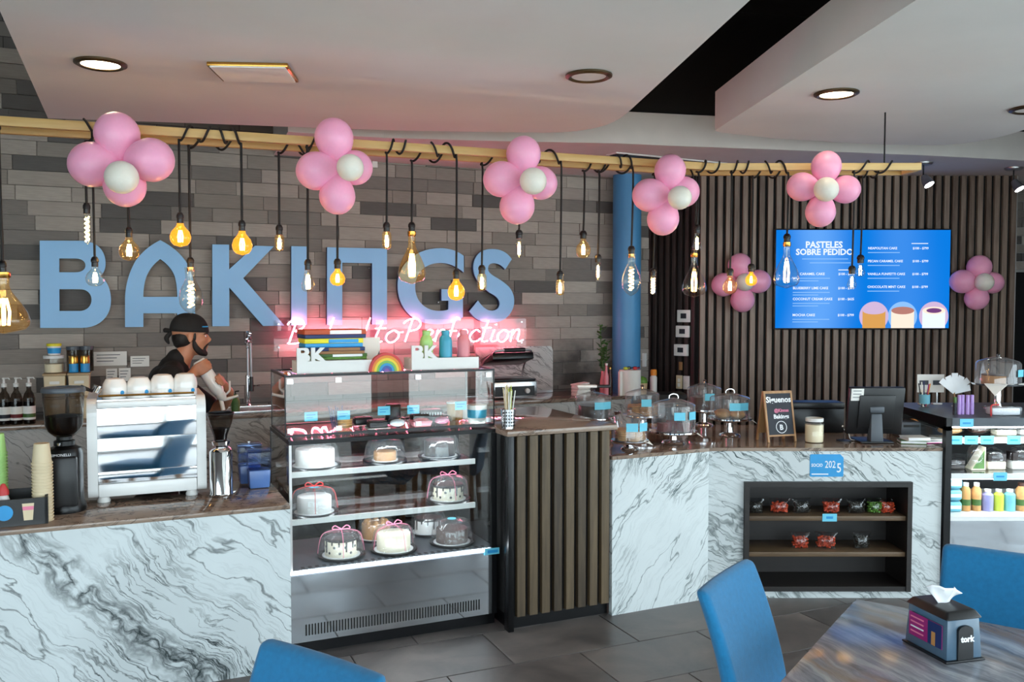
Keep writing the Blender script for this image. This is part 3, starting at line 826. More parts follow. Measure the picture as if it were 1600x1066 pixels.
def rail_point(px, which):
    """where the sight line of a picture column crosses a rail (plan view)"""
    segs = ((F0, F1), (F1, F2)) if which == 'f' else ((B0, B1), (B1, B2))
    k = (px - 800) / FPX * 1.0
    for a, b in segs:
        den = (b.x - a.x) - k * (b.y - a.y)
        t = (k * a.y - a.x) / den if abs(den) > 1e-9 else 0
        if -.05 <= t <= 1.0001: return a.lerp(b, t), (b - a).normalized()
    a, b = segs[-1]; return b.copy(), (b - a).normalized()
def pxz(py, Y): return aty(800, py, Y).z
# bulb outlines: (radius, height) normalised to width 1 (radius .5) and length 1, from the cap downwards
PROF = {
 'pear': [(.13, 0), (.13, .10), (.12, .25), (.20, .36), (.33, .50), (.44, .64), (.5, .78), (.47, .88), (.36, .95), (.18, .99), (0, 1)],
 'oval': [(.24, 0), (.22, .08), (.20, .22), (.26, .32), (.42, .47), (.5, .62), (.46, .78), (.32, .90), (.18, .95), (.2, .975), (.16, 1), (0, 1)],
 'globe': [(.16, 0), (.17, .10), (.26, .20), (.42, .36), (.5, .58), (.46, .77), (.33, .92), (.16, .99), (0, 1)],
 'tube': [(.45, 0), (.5, .05), (.5, .92), (.4, .98), (0, 1)],
 'cyl': [(.35, 0), (.46, .08), (.5, .2), (.5, .8), (.44, .92), (.25, .99), (0, 1)],
 'st': [(.22, 0), (.24, .1), (.36, .4), (.48, .65), (.5, .75), (.4, .9), (.2, .98), (0, 1)],
 'candle': [(.3, 0), (.42, .12), (.5, .35), (.45, .6), (.3, .82), (.22, .92), (.2, .99), (0, 1)],
}
def lerp_r(pr, f):
    for (r0, z0), (r1, z1) in zip(pr, pr[1:]):
        if z0 <= f <= z1: return r0 + (r1 - r0) * (f - z0) / max(z1 - z0, 1e-6)
    return 0
def pendant(px, y_sock, y_top, y_bot, wpx, kind, which, gl, label, fil='cage', wrap=.16, wdir=1):
    p, d = rail_point(px, which)
    Y = p.y; k = Y / FPX
    zs, zt, zb = pxz(y_sock, Y), pxz(y_top, Y), pxz(y_bot, Y)
    w = wpx * k; L = zt - zb
    g = thing('pendant_lamp', label, 'pendant lamp', (p.x, p.y, zb), 0, 'bare bulb pendants hung from the beam')
    # cord: a few turns round the rail, then straight down
    off = Vector((-d.y, d.x, 0)) * -(RB + .008)
    pts = []
    n = 26
    for i in range(n + 1):
        f = i / n
        a = -2 * PI * 1.5 * f + .35 * PI
        rr = .034
        q = d * (wdir * wrap * (1 - f)) + Vector((-d.y, d.x, 0)) * (-math.cos(a) * (rr - .002)) + Vector((0, 0, math.sin(a) * rr * 1.05))
        pts.append(Vector((0, 0, ZBM - zb)) + q)
    last = Vector((0, 0, ZBM - zb - .06)) + off * .6
    pts += [last, Vector((off.x * .3, off.y * .3, (zs - zb) + .25 * (ZBM - zs))), Vector((0, 0, zs - zb))]
    pts = catmull(pts, 3)
    MB().tube(pts, .006, 6).build('cord', 'cord_black', g, smooth=True)
    sr = max(.017, min(.024, 5.6 * k))
    zs_, zt_ = zs - zb, zt - zb
    MB().lathe([(.006, zs_ + .004), (sr * .7, zs_), (sr, zs_ - .012), (sr, zs_ - (zs_ - zt_) * .5), (sr * .86, zs_ - (zs_ - zt_) * .55), (sr * .86, zt_), (0, zt_)], 16).build('socket', 'black_plastic', g, smooth=True)
    pr = PROF[kind]
    fine = []
    for i in range(15):
        f = i / 14; fine.append((max(lerp_r(pr, f), .0) * w, zt_ - f * L))
    fine[-1] = (0.0005, fine[-1][1])
    if kind in ('pear', 'oval'):
        MB().lathe([(w * .15, zt_ + .001), (w * .15, zt_ - L * .07), (w * .13, zt_ - L * .09), (0, zt_ - L * .09)], 14).build('cap', 'brass', g, smooth=True)
    blb = MB().shell(fine, 20).build('bulb', gl, g, smooth=True)
    m = MB(); f0, f1 = {'pear': (.42, .86), 'oval': (.36, .86), 'globe': (.3, .8), 'tube': (.1, .92), 'cyl': (.2, .85), 'st': (.22, .85), 'candle': (.18, .8)}[kind]
    za, zb_ = zt_ - f0 * L, zt_ - f1 * L
    fr = max(.0022, w * .03)
    if fil == 'spiral':
        rr = w * (.12 if kind != 'tube' else .3); N_ = 40
        m.tube([(rr * math.cos(i * .9), rr * math.sin(i * .9), za + (zb_ - za) * i / N_) for i in range(N_ + 1)], fr * (.8 if kind != 'tube' else 1.2), 4)
    else:
        rr = w * (.11 if kind in ('pear', 'globe') else .16); q = 4
        for j in range(q):
            a = 2 * PI * j / q + .4
            m.tube([(rr * .5 * math.cos(a), rr * .5 * math.sin(a), za), (rr * math.cos(a), rr * math.sin(a), (za + zb_) / 2), (rr * .8 * math.cos(a), rr * .8 * math.sin(a), zb_)], fr, 4)
    m.build('filament', 'filament' if kind not in ('pear', 'oval') else 'filament_soft', blb)
    MB().tube([(0, 0, zt_ - .001), (0, 0, za)], max(.0016, w * .04), 6).build('glass_stem', 'bulb_clear', blb)
AM, CLR, GO = 'bulb_amber', 'bulb_clear', 'bulb_gold'
LAMPS = [
 (6, 408, 426, 522, 76, 'pear', 'f', AM, 'very large amber pear bulb at the left edge of the picture'),
 (139, 318, 334, 382, 9.5, 'tube', 'b', CLR, 'thin tubular bulb with spiral filament below the first balloons', 'spiral'),
 (150, 402, 417, 448, 28, 'globe', 'f', CLR, 'small clear globe bulb hanging in front of the letter B'),
 (204, 356, 371, 408, 32, 'globe', 'f', AM, 'amber globe bulb hanging between letters B and A'),
 (284, 333, 349, 386, 32, 'globe', 'f', GO, 'opaque golden globe bulb above the letter A'),
 (299, 403, 418, 491, 37, 'oval', 'b', CLR, 'large clear oval bulb with spiral filament above the barista', 'spiral'),
 (380, 345, 361, 399, 31, 'globe', 'f', GO, 'golden globe bulb at the top of the letter K'),
 (438, 352, 367, 393, 14.5, 'cyl', 'b', AM, 'short tubular bulb right of the letter K arm'),
 (482, 406, 422, 457, 21, 'st', 'f', CLR, 'teardrop bulb hanging beside the letter I'),
 (528, 405, 420, 447, 24, 'globe', 'b', GO, 'small golden globe bulb before the left stem of N'),
 (605, 348, 362, 390, 14.5, 'cyl', 'f', AM, 'short tubular bulb at the right stem of letter N'),
 (644, 348, 362, 444, 44, 'pear', 'b', AM, 'large amber pear bulb hanging before the letter G'),
 (713, 422, 436, 470, 27, 'globe', 'f', GO, 'golden globe bulb at the lower right of letter G'),
 (753, 415, 428, 455, 14.5, 'cyl', 'b', AM, 'short tubular bulb hanging before the letter S'),
 (811, 360, 373, 404, 10.5, 'candle', 'b', CLR, 'candle bulb just under the third balloon cluster'),
 (875, 424, 437, 462, 13.5, 'cyl', 'f', AM, 'low tubular bulb right of the letter S'),
 (911, 361, 373, 404, 24, 'globe', 'b', AM, 'amber round bulb left of the blue column'),
 (934, 398, 410, 439, 9.5, 'candle', 'b', CLR, 'candle bulb beside the left edge of the blue column'),
 (986, 385, 397, 463, 31, 'oval', 'f', CLR, 'clear oval bulb with spiral filament in front of the blue column', 'spiral'),
 (1020, 420, 432, 461, 8.5, 'tube', 'b', CLR, 'thin tubular bulb in front of the shaded corner slats', 'spiral'),
 (1088, 352, 365, 394, 14.5, 'st', 'f', CLR, 'small teardrop bulb above the large pear bulb at the slat corner'),
 (1084, 384, 396, 465, 38, 'pear', 'b', CLR, 'large clear pear bulb left of the wall balloons'),
 (1140, 420, 431, 460, 23, 'globe', 'f', AM, 'amber globe bulb before the left balloon on the slatted wall'),
 (1173, 413, 425, 447, 18.5, 'globe', 'b', GO, 'small golden globe bulb before the white wall balloon'),
 (1228, 366, 379, 451, 40, 'pear', 'f', CLR, 'large clear pear bulb before the left part of the menu screen'),
 (1330, 416, 428, 452, 14.5, 'st', 'f', CLR, 'lower of two small teardrop bulbs before the menu screen'),
 (1343, 399, 411, 433, 14.5, 'st', 'b', CLR, 'higher of two small teardrop bulbs before the menu screen'),
]
for i, a in enumerate(LAMPS):
    pendant(*a, wrap=(.14, .22, .10, .18)[i % 4], wdir=(1, -1)[i % 3 == 0])

# ---- balloons
def balloon_mesh(name, mat):
    m = MB(); pr = []
    for i in range(17):
        f = i / 16; a = PI * f
        z = -math.cos(a); r = math.sin(a) * (1 - .16 * max(0, -z) ** 1.3)
        zz = z if z > 0 else z * 1.22
        pr.append((max(r, .0005) if 0 < i < 16 else .0005, zz))
    m.shell(pr, 24)
    return m.mesh(name, mat, smooth=True)
BME = {k: balloon_mesh('balloon', k) for k in ('balloon_pink', 'balloon_white')}
KNOT = {k: MB().lathe([(.0, -1.20), (.05, -1.24), (.035, -1.28), (.075, -1.33), (0, -1.33)], 8).mesh('knot', k, smooth=True) for k in ('balloon_pink', 'balloon_white')}
def cluster(label, cpx, cpy, Yd, petals, white, grp, wd=.1):
    """petals: (px, py, radius px, depth offset); tied together at the centre"""
    c = aty(cpx, cpy, Yd)
    g = thing('balloon_cluster', label, 'balloons', tuple(c), 0, grp)
    for (px, py, r, dy), mt in [(p, 'balloon_pink') for p in petals] + [(white, 'balloon_white')]:
        q = aty(px, py, Yd + dy); rad = r * (Yd + dy) / FPX
        b = bpy.data.objects.new('balloon', BME[mt]); COL.objects.link(b); b.parent = g
        v = q - c
        dirv = v.normalized() if v.length > .01 else Vector((0, -1, 0))
        b.rotation_euler = dirv.to_track_quat('Z', 'Y').to_euler()
        b.location = v; b.scale = (rad, rad, rad * 1.04)
        kn = bpy.data.objects.new('knot', KNOT[mt]); COL.objects.link(kn); kn.parent = b
    return g
GB = 'pink balloon flowers tied to the beam'
def rY(px): return rail_point(px, 'f')[0].y
cluster('largest pink balloon flower with white centre at the left of the beam', 190, 252, rY(190) - .14, [(183, 211, 34, 0), (145, 257, 35, -.03), (236, 250, 34, -.02), (195, 290, 32, .0)], (190, 277, 25.5, -.16), GB)
cluster('pink balloon flower hanging on the beam above letters I and N', 529, 258, rY(529) - .14, [(522, 216, 30, 0), (494, 267, 30, -.02), (554, 262, 27, .03), (527, 306, 28, 0)], (547, 262, 21, -.15), GB)
cluster('pink balloon flower hanging on the beam right of the letter S', 816, 275, rY(816) - .14, [(818, 241, 27, 0), (784, 280, 28, -.02), (844, 286, 26, .03), (808, 322, 27.5, 0)], (833, 283, 21, -.15), GB)
cluster('pink balloon flower hanging on the beam in front of the slat corner', 1043, 303, rY(1043) - .14, [(1047, 267, 24.5, 0), (1015, 305, 26, -.02), (1068, 300, 24, .03), (1036, 342, 25, 0)], (1062, 309, 18.5, -.15), GB)
cluster('pink balloon flower on the right beam above the menu screen', 1286, 296, rY(1286) - .14, [(1291, 260, 23, 0), (1253, 292, 22.5, 0), (1321, 296, 22, 0), (1282, 331, 23, 0)], (1291, 296, 19, -.15), GB)
GW = 'pink balloon flowers fixed to the slatted wall'
cluster('pink balloon flower on the slats left of the menu screen', 1158, 442, YS - .17, [(1156, 415, 18.5, 0), (1131, 445, 18.5, 0), (1185, 440, 18.5, 0), (1160, 469, 18.5, 0)], (1164, 441, 14, -.12), GW)
cluster('pink balloon flower on the slats right of the menu screen', 1528, 443, YS - .17, [(1530, 418, 18.5, 0), (1504, 440, 18.5, 0), (1550, 442, 17, .03), (1526, 466, 18, 0)], (1538, 441, 14, -.12), GW)

# ================================================================== BIG LETTERS ON THE BRICK WALL
TL_ = TW - .10
def wall_xy(pts, t=TL_):
    out = []
    for a, b in pts:
        p = att(a, b, t); out.append((st(p)[0], p.z))
    return out
LET = {
 'B': [bez((62, 376), (128, 376.3), (152, 377, 165, 392, 165, 411), (165, 420, 162.5, 426, 157, 431.5), (168, 439, 173.5, 454, 173.5, 470), (173.5, 495, 155, 512.5, 128, 512.5), (62.7, 512.5)),
       bez((92.5, 404), (118, 404), (128, 404, 133.5, 409, 133.5, 415), (133.5, 421, 128, 425.5, 118, 425.5), (92.7, 425.5)),
       bez((92.8, 452), (124, 452), (136, 452, 143, 459, 143, 468.5), (143, 478, 136, 486, 124, 486), (93, 486))],
 'A': [bez((250.4, 375.3), (278, 389, 292, 411), (305, 436, 305, 466), (305, 510), (277, 510.3), (277, 489.7), (224, 489.7), (224, 511), (195.4, 511.3), (195.4, 466), (196, 436, 211, 409), (226, 387, 250.4, 375.3))[:-1],
       bez((250.4, 405), (267, 416, 273, 432), (277, 446, 277, 464), (224, 464), (224, 446, 229, 432), (236, 415, 250.4, 405))[:-1]],
 'K': [[(331.8, 382), (358, 382.3), (358, 421), (398.8, 384), (428, 385), (380, 434.8), (444.7, 509), (411, 509.5), (358.4, 449.4), (358.2, 509.8), (331.8, 510)]],
 'I': [[(455.4, 384.7), (479.8, 385.2), (479.6, 507.8), (455.2, 508.4)]],
 'N': [[(511.3, 386.4), (604.7, 388.5), (604.7, 507), (581.6, 507.3), (581.6, 411.4), (534.8, 410.6), (534.8, 507.8), (511, 508)]],
 'G': [bez((724.7, 400), (710, 388, 688, 387.8), (655, 388, 635, 410), (621.5, 425, 621.5, 446), (621.5, 473, 638, 490), (655, 507, 684, 507), (708, 507, 723.4, 496), (723.4, 452), (690, 452), (690, 470), (701, 470), (700.5, 484), (694, 486, 685, 486), (668, 485, 658, 474), (648.7, 464, 648.7, 448), (648.7, 432, 660, 421), (671, 411, 688, 411), (708, 411, 724.7, 426))],
 'S': [bez((799.8, 405), (789, 389, 769, 389), (754, 389, 746, 399), (739.8, 407, 739.8, 418), (739.8, 432, 750, 443), (757, 451, 765, 457.5), (781, 465, 781, 475), (780, 485, 768.8, 485.5), (757, 485.5, 747, 469.7), (733.5, 486.5), (745, 504.5, 767, 504.5), (785, 504.5, 795, 493), (803.5, 483, 803.5, 470), (803.5, 458, 795, 448), (788, 441, 776, 434), (765, 428, 763, 423), (761, 412, 770.5, 411.6), (782, 411, 789.4, 421.3))],
}
NEARBY = {'B': 'first and largest', 'A': 'arched gothic', 'K': 'angular', 'I': 'single stem', 'N': 'square topped', 'G': 'round open', 'S': 'curved last'}
for ch, loops in LET.items():
    ls = [wall_xy(l) for l in loops]
    cx = sum(p[0] for p in ls[0]) / len(ls[0]); zb = min(p[1] for p in ls[0])
    ls = [[(a - cx, b - zb) for a, b in l] for l in ls]
    g = barthing('sign_letter', '%s blue letter %s of the sign on the brick wall' % (NEARBY[ch], ch), 'sign letter', cx, TL_, zb, 'blue letters spelling the shop name')
    face = MB().prism(ls, 0, .012).build('letter_face', 'letter_blue', g)
    MB().prism(ls, .0125, .05).build('letter_return', 'letter_side', g)
    for q in (0, len(ls[0]) // 2):
        a, b = ls[0][q]; a, b = a * .9, .02 + (b - .02) * .92
        MB().box(a - .004, a + .004, .05, .099, b - .004, b + .004).build('standoff', 'dull_steel', g)

# ================================================================== NEON SCRIPT
TN = TW - .14
pa, pb = att(428, 515, TN), att(823, 500, TN)
s_a, s_b = st(pa)[0], st(pb)[0]
z_a, z_b = att(823, 541, TN).z, att(823, 498, TN).z
g = barthing('neon_sign', 'pink neon script Baked to Perfection on a clear panel', 'neon sign', (s_a + s_b) / 2, TN, z_a)
hw = (s_b - s_a) / 2
MB().box(-hw, hw, .012, .017, 0, z_b - z_a).build('backing_panel', 'acrylic', g)
for x in (-hw + .04, hw - .04):
    for z in (.03, z_b - z_a - .03): MB().at((x, .017, z), rx=-PI / 2).lathe([(.008, 0), (.008, .1), (0, .1)], 10).build('standoff', 'steel', g)
# each letter: strokes in picture-like units (x right, y up, slanted)
GL = {
 'B': (.95, [[(.0, .95), (.12, 1.1), (.4, 1.22), (.62, 1.15), (.72, .95), (.6, .75), (.3, .62), (.6, .58), (.76, .35), (.62, .08), (.2, -.02), (.0, .02)], [(.38, 1.1), (.05, .0)]]),
 'a': (.62, [[(.56, .52), (.36, .62), (.12, .45), (.04, .18), (.14, .0), (.34, .08), (.52, .4), (.58, .6), (.46, .12), (.56, .0), (.68, .1)]]),
 'k': (.62, [[(.42, 1.3), (.02, .0)], [(.1, .3), (.4, .6), (.54, .55), (.46, .38), (.2, .3), (.38, .18), (.5, .0), (.62, .06)]]),
 'e': (.56, [[(.06, .24), (.34, .34), (.5, .5), (.36, .62), (.14, .46), (.06, .2), (.18, .0), (.42, .04), (.58, .16)]]),
 'd': (.7, [[(.54, .54), (.36, .62), (.12, .45), (.04, .18), (.14, .0), (.34, .08), (.54, .42)], [(.86, 1.3), (.5, .1), (.56, .0), (.7, .1)]]),
 't': (.48, [[(.4, 1.1), (.1, .16), (.16, .0), (.36, .04)], [(.12, .72), (.52, .72)]]),
 'o': (.62, [[(.34, .62), (.12, .46), (.04, .2), (.14, .0), (.34, .02), (.52, .24), (.54, .48), (.38, .62), (.5, .5), (.72, .52)]]),
 'P': (.8, [[(.0, .95), (.14, 1.1), (.42, 1.2), (.66, 1.12), (.74, .9), (.6, .66), (.26, .55)], [(.38, 1.12), (.05, .0)]]),
 'r': (.5, [[(.16, .62), (.02, .0)], [(.08, .3), (.24, .56), (.42, .62), (.5, .5)]]),
 'f': (.52, [[(.66, 1.14), (.56, 1.25), (.42, 1.1), (.1, -.1), (-.04, -.18)], [(.06, .56), (.5, .56)]]),
 'c': (.52, [[(.5, .5), (.36, .62), (.14, .46), (.04, .2), (.16, .0), (.4, .04), (.54, .16)]]),
 'i': (.32, [[(.2, .62), (.04, .12), (.12, .0), (.28, .06)], [(.27, .86), (.285, .92)]]),
 'n': (.66, [[(.16, .62), (.02, .0)], [(.08, .3), (.28, .58), (.44, .62), (.46, .45), (.38, .12), (.46, .0), (.64, .08)]]),
}
def neon(word, px0, px1, ybase, px_h):
    tot = sum(GL[c][0] for c in word)
    s0, s1 = sat(px0, TN) - (s_a + s_b) / 2, sat(px1, TN) - (s_a + s_b) / 2
    kx = (s1 - s0) / tot; x = s0
    for c in word:
        w, strokes = GL[c]
        pc = att(px0 + (px1 - px0) * (x - s0) / (s1 - s0), ybase, TN)
        kz = px_h * pc.y / FPX
        m = MB()
        for stt in strokes:
            pts = catmull([(x + a * kx, 0.0, pc.z - z_a + b * kz) for a, b in stt], 4)
            m.tube(pts, .0046, 6)
        m.build('neon_letter', 'neon', g, smooth=True)
        x += w * kx
neon('Baked', 449, 573, 537, 31)
neon('to', 582, 626, 535, 30)
neon('Perfection', 631, 818, 534, 30)

# ================================================================== MENU SCREEN
ta_, tb_ = aty(1207, 515, YS - .05), aty(1484, 358, YS - .05)
TWd, THt = (tb_.x - ta_.x), (tb_.z - ta_.z)
g = thing('menu_screen', 'wide wall screen showing a blue cake menu with prices', 'screen', ((ta_.x + tb_.x) / 2, YS - .09, ta_.z))
MB().box(-TWd / 2, TWd / 2, 0, .05, 0, THt).build('casing', 'black_plastic', g, bevel=.004)
def screen_mat():
    m, nt, N, out = _nt('screen_blue')
    tc = N('TexCoord'); mp = N('Mapping', Vector=tc.outputs['Object']); mp.inputs['Scale'].default_value = (.7, 1, .9)
    w = N('TexWave', Vector=mp.outputs[0], Scale=.55, Distortion=3.0, Detail=1.0)
    sx = N('SeparateXYZ', Vector=tc.outputs['Object'])
    gr = N('MapRange', Value=sx.outputs['X'], i1=-TWd / 2, i2=TWd / 2, i3=.55, i4=.0)
    f = N('Math', _operation='MULTIPLY', i0=w.outputs['Fac'], i1=gr.outputs[0])
    cr = N('ValToRGB', Fac=f.outputs[0]); e = cr.color_ramp.elements
    e[0].position = 0; e[0].color = c4(srgb(10, 118, 216)); e[1].position = .6; e[1].color = c4(srgb(110, 172, 244))
    em = N('Emission', Strength=.95); nt.links.new(cr.outputs[0], em.inputs[0]); nt.links.new(em.outputs[0], out.inputs[0])
screen_mat()
emi('screen_white', srgb(222, 232, 252), 1.0); emi('screen_pale', srgb(140, 190, 246), .9)
emi('sc_cream', srgb(250, 232, 214), .9); emi('sc_orange', srgb(226, 166, 90), .8); emi('sc_brown', srgb(120, 70, 60), .8); emi('sc_lilac', srgb(206, 180, 214), .9); emi('sc_purple', srgb(120, 70, 130), .8); emi('sc_rose', srgb(190, 130, 120), .8)
MB().box(-TWd / 2 + .012, TWd / 2 - .012, -.002, -.0001, .014, THt - .012).build('display', 'screen_blue', g)
def T(px, py, s, hpx, al='LEFT', mt='screen_white', bold=.02, nm='menu_text'):
    x = -TWd / 2 + (px - 1207) / 277 * TWd; z = (515 - py) / 157 * THt
    text(nm, s, hpx / 157 * THt * 1.38, mt, g, (x, -.003, z), ext=.0004, align=al, bold=bold)
T(1284, 387.5, 'PASTELES', 10, 'CENTER', bold=.03); T(1285, 398.5, 'SOBRE PEDIDO', 9.5, 'CENTER', bold=.03)
def BAR(px, py, wpx, mt='screen_pale'):
    k = TWd / 277; x = -TWd / 2 + (px - 1207) * k; z = (515 - py) / 157 * THt
    MB().box(x, x + wpx * k, -.0032, -.0024, z - .0035, z + .0035).build('menu_line', mt, g)
BAR(1250, 405, 72); BAR(1262, 411, 64); BAR(1307, 422, 20, 'screen_white'); BAR(1421, 381, 26, 'screen_white')
for y, a, b in ((430, '       CARAMEL CAKE', '$100 - $799'), (452, 'BLUEBERRY LIME CAKE', '$100 - $799'), (469, 'COCONUT CREAM CAKE', '$100 - $625'), (494, 'MOCHA CAKE', '$100 - $799')):
    T(1236, y, a, 3.9); T(1307, y, b, 3.7)
    for q in range(2): BAR(1236, y + 5 + q * 4, (58, 40)[q])
for y, a, b in ((390, 'NEAPOLITAN CAKE', '$100 - $799'), (410, 'PECAN CARAMEL CAKE', '$100 - $799'), (430, 'VANILLA FUNFETTI CAKE', '$100 - $799'), (450, 'CHOCOLATE MINT CAKE', '$100 - $799')):
    T(1353, y, a, 3.7); T(1423, y, b, 3.6); BAR(1353, y + 5, 50)
for i, (px, a, b, c) in enumerate(((1364, 'sc_lilac', 'sc_orange', 'sc_lilac'), (1409, 'screen_pale', 'sc_cream', 'sc_rose'), (1458, 'sc_lilac', 'screen_white', 'sc_purple'))):
    x = -TWd / 2 + (px - 1207) / 277 * TWd; k = TWd / 277; z0 = .014
    R = 23 * k
    th0 = math.asin(max(-1, (z0 - 21 * k) / R))
    MB().prism([[(x + R * math.cos(t), 21 * k + R * math.sin(t)) for t in [th0 + (PI - 2 * th0) * q / 30 for q in range(31)]]], -.0034, -.0022).build('cake_picture', a, g)
    MB().prism([bez((x - 18 * k, z0), (x - 18 * k, 30 * k), (x, 35 * k, x + 18 * k, 30 * k), (x + 18 * k, z0))], -.0046, -.0036).build('cake_picture', b, g)
    MB().prism([[(x + 18 * k * math.cos(t), 30 * k + 6 * k * math.sin(t)) for t in [2 * PI * q / 24 for q in range(24)]]], -.0056, -.0048).build('cake_picture', 'sc_cream' if i == 2 else c, g)
    MB().prism([[(x + 12 * k * math.cos(t), 30 * k + 3.8 * k * math.sin(t)) for t in [2 * PI * q / 24 for q in range(24)]]], -.0066, -.0058).build('cake_picture', c, g)
# ================================================================== ON THE ESPRESSO COUNTER
EPS = .0006
def onbar(name, label, cat, px, t, z, group=None, rz=0):
    return barthing(name, label, cat, sat(px, t), t, z + EPS, group, rz)
# ---- espresso machine, its mirrored back towards the guests
g = barthing('espresso_machine', 'white and chrome espresso machine with cups on top', 'espresso machine', -1.767, .38, ZE + EPS)
hw = .245
def side_poly(y0, y1, z0, z1, r):
    return bez((y0 + r, z0), (y1 - r, z0), (y1, z0, y1, z0 + r), (y1, z1 - r), (y1, z1, y1 - r, z1), (y0 + r * 1.6, z1), (y0, z1, y0, z1 - r * 1.6), (y0, z0 + r), (y0, z0, y0 + r, z0))[:-1]
YZ = Matrix(((0, 1, 0, 0), (1, 0, 0, 0), (0, 0, 1, 0), (0, 0, 0, 1)))
for sx in (-1, 1):
    o = MB().prism([side_poly(-.012, .47, .025, .50, .05)], sx * hw - .022, sx * hw + .022).build('side_panel', 'white_enamel', g, bevel=.006)
    o.matrix_local = YZ
MB().box(-hw + .0225, hw - .0225, .03, .45, .03, .485).build('body', 'dull_steel', g)
MB().box(-hw + .0225, hw - .0225, -.008, .03, .03, .095).build('base_panel', 'white_enamel', g, bevel=.008)
def curved(z0, z1, bulge, n=10):
    vs_, fs = [], []
    for i in range(n + 1):
        f = i / n; z = z0 + (z1 - z0) * f; y = -.004 - bulge * math.sin(PI * f)
        vs_ += [(-hw + .023, y, z), (hw - .023, y, z), (-hw + .023, .029, z), (hw - .023, .029, z)]
    for i in range(n):
        a = i * 4
        fs += [(a, a + 1, a + 5, a + 4), (a + 2, a + 6, a + 7, a + 3), (a, a + 4, a + 6, a + 2), (a + 1, a + 3, a + 7, a + 5)]
    fs += [(0, 2, 3, 1), (n * 4, n * 4 + 1, n * 4 + 3, n * 4 + 2)]
    return MB().add(vs_, fs)
curved(.097, .150, .0006).build('lower_mirror_panel', 'chrome', g, smooth=True)
curved(.153, .31, .0012).build('middle_mirror_panel', 'chrome', g, smooth=True)
curved(.313, .455, .003).build('upper_mirror_panel', 'chrome', g, smooth=True)
MB().box(-hw + .0225, hw - .0225, -.006, .03, .457, .487).build('top_trim', 'white_enamel', g, bevel=.004)
MB().box(-hw + .0225, hw - .0225, .031, .45, .486, .494).build('cup_tray', 'steel', g)
m = MB().tube([(-hw + .03, .01, .515), (hw - .03, .01, .515)], .005)
m.build('cup_rail', 'brass', g)
for sx in (-.2, .2):
    for y in (.04, .4): MB().lathe([(.028, 0), (.03, .008), (.022, .026), (0, .026)], 16, (sx, y, 0)).build('foot', 'black_rubber' if y > .1 else 'white_plastic', g, smooth=True)
# ---- upturned cups on the machine
cup_m = MB().lathe([(.0, .062), (.022, .062), (.036, .058), (.047, .04), (.051, .018), (.05, 0), (.047, 0), (.047, .018), (.043, .038), (.0, .055)], 28)
hand = MB().tube(catmull([(-.03, .043, .05), (-.034, .066, .045), (-.034, .07, .028), (-.03, .05, .012)], 4), .0045, 6)
CUP = cup_m.mesh('bowl', 'ceramic', smooth=True); HAN = hand.mesh('handle', 'ceramic', smooth=True)
LOGO = MB().lathe([(.0, 0), (.009, 0), (.009, .0015), (0, .0015)], 16).mesh('logo', 'sky_blue_print')
def cup(x, y, z, label):
    c = barthing('coffee_cup', label, 'cup', 0, 0, 0, 'white cups upside down on the espresso machine'); c.scale = (1.14, 1.14, 1.2)
    c.location = bar(-1.767 + x, .38 + y, ZE + .4955 + z)
    for nm, me in (('bowl', CUP), ('handle', HAN)):
        o = bpy.data.objects.new(nm, me); COL.objects.link(o); o.parent = c
    if z > .001: return
    o = bpy.data.objects.new('logo', LOGO); COL.objects.link(o); o.parent = c
    o.location = (.030, -.0415, .024); o.rotation_euler = (PI / 2, 0, math.radians(36))
cxs = (-.145, -.036, .072, .178)
nm_ = ('first', 'second', 'third', 'fourth')
for i, x in enumerate(cxs):
    cup(x, .10, 0, '%s white cup from the left in the row on the machine' % nm_[i])
    cup(x + .002, .102, (.024, .027, .036, .038)[i], 'white cup nested over the %s cup of the row' % nm_[i])
# portafilter laid on the left end of the machine
g = barthing('portafilter', 'chrome portafilter lying on the left corner of the espresso machine', 'portafilter', 0, 0)
g.location = bar(-1.767 - .222, .38 + .1, ZE + .5025)
MB().at((0, 0, .022), ry=.5).lathe([(.0, 0), (.028, 0), (.032, .03), (.028, .03), (.025, .004), (0, .003)], 20).build('basket', 'chrome', g, smooth=True)
MB().tube([(-.02, .0, .03), (-.07, -.02, .055)], [.007, .011]).build('handle', 'black_plastic', g, smooth=True)
# ---- black grinder
g = onbar('coffee_grinder', 'tall black coffee grinder with dark bean hopper', 'coffee grinder', 96, .30, ZE)
MB().lathe([(.088, 0), (.09, .01), (.088, .03), (.078, .05), (.078, .27), (.07, .29), (.05, .30)], 28).build('body', 'black_metal', g, smooth=True)
MB().box(-.055, .055, -.088, -.04, .03, .26).build('front_cover', 'black_plastic', g, bevel=.012)
MB().lathe([(.03, .30), (.045, .305), (.045, .325), (.034, .33), (.034, .345)], 20).build('collar', 'black_metal', g, smooth=True)
MB().lathe([(.006, 0), (.008, .012), (0, .014)], 10, (-.02, -.06, .31)).build('dose_knob', 'chrome', g, smooth=True)
hop = MB().shell([(.04, .345), (.068, .37), (.08, .40), (.088, .55)], 28).build('hopper', 'smoke', g, smooth=True)
MB().lathe([(0, .352), (.045, .354), (.072, .38), (.08, .44), (0, .45)], 24).build('coffee_beans', 'dark_choc', hop, smooth=True)
MB().lathe([(0, .55), (.093, .55), (.095, .558), (.09, .572), (.03, .575), (.03, .57), (0, .57)], 28).build('hopper_lid', 'grey_plastic', g, smooth=True)
text('lettering', 'SIMONELLI', .017, 'print_white', g, (-.052, -.0895, .265), ext=.0004)
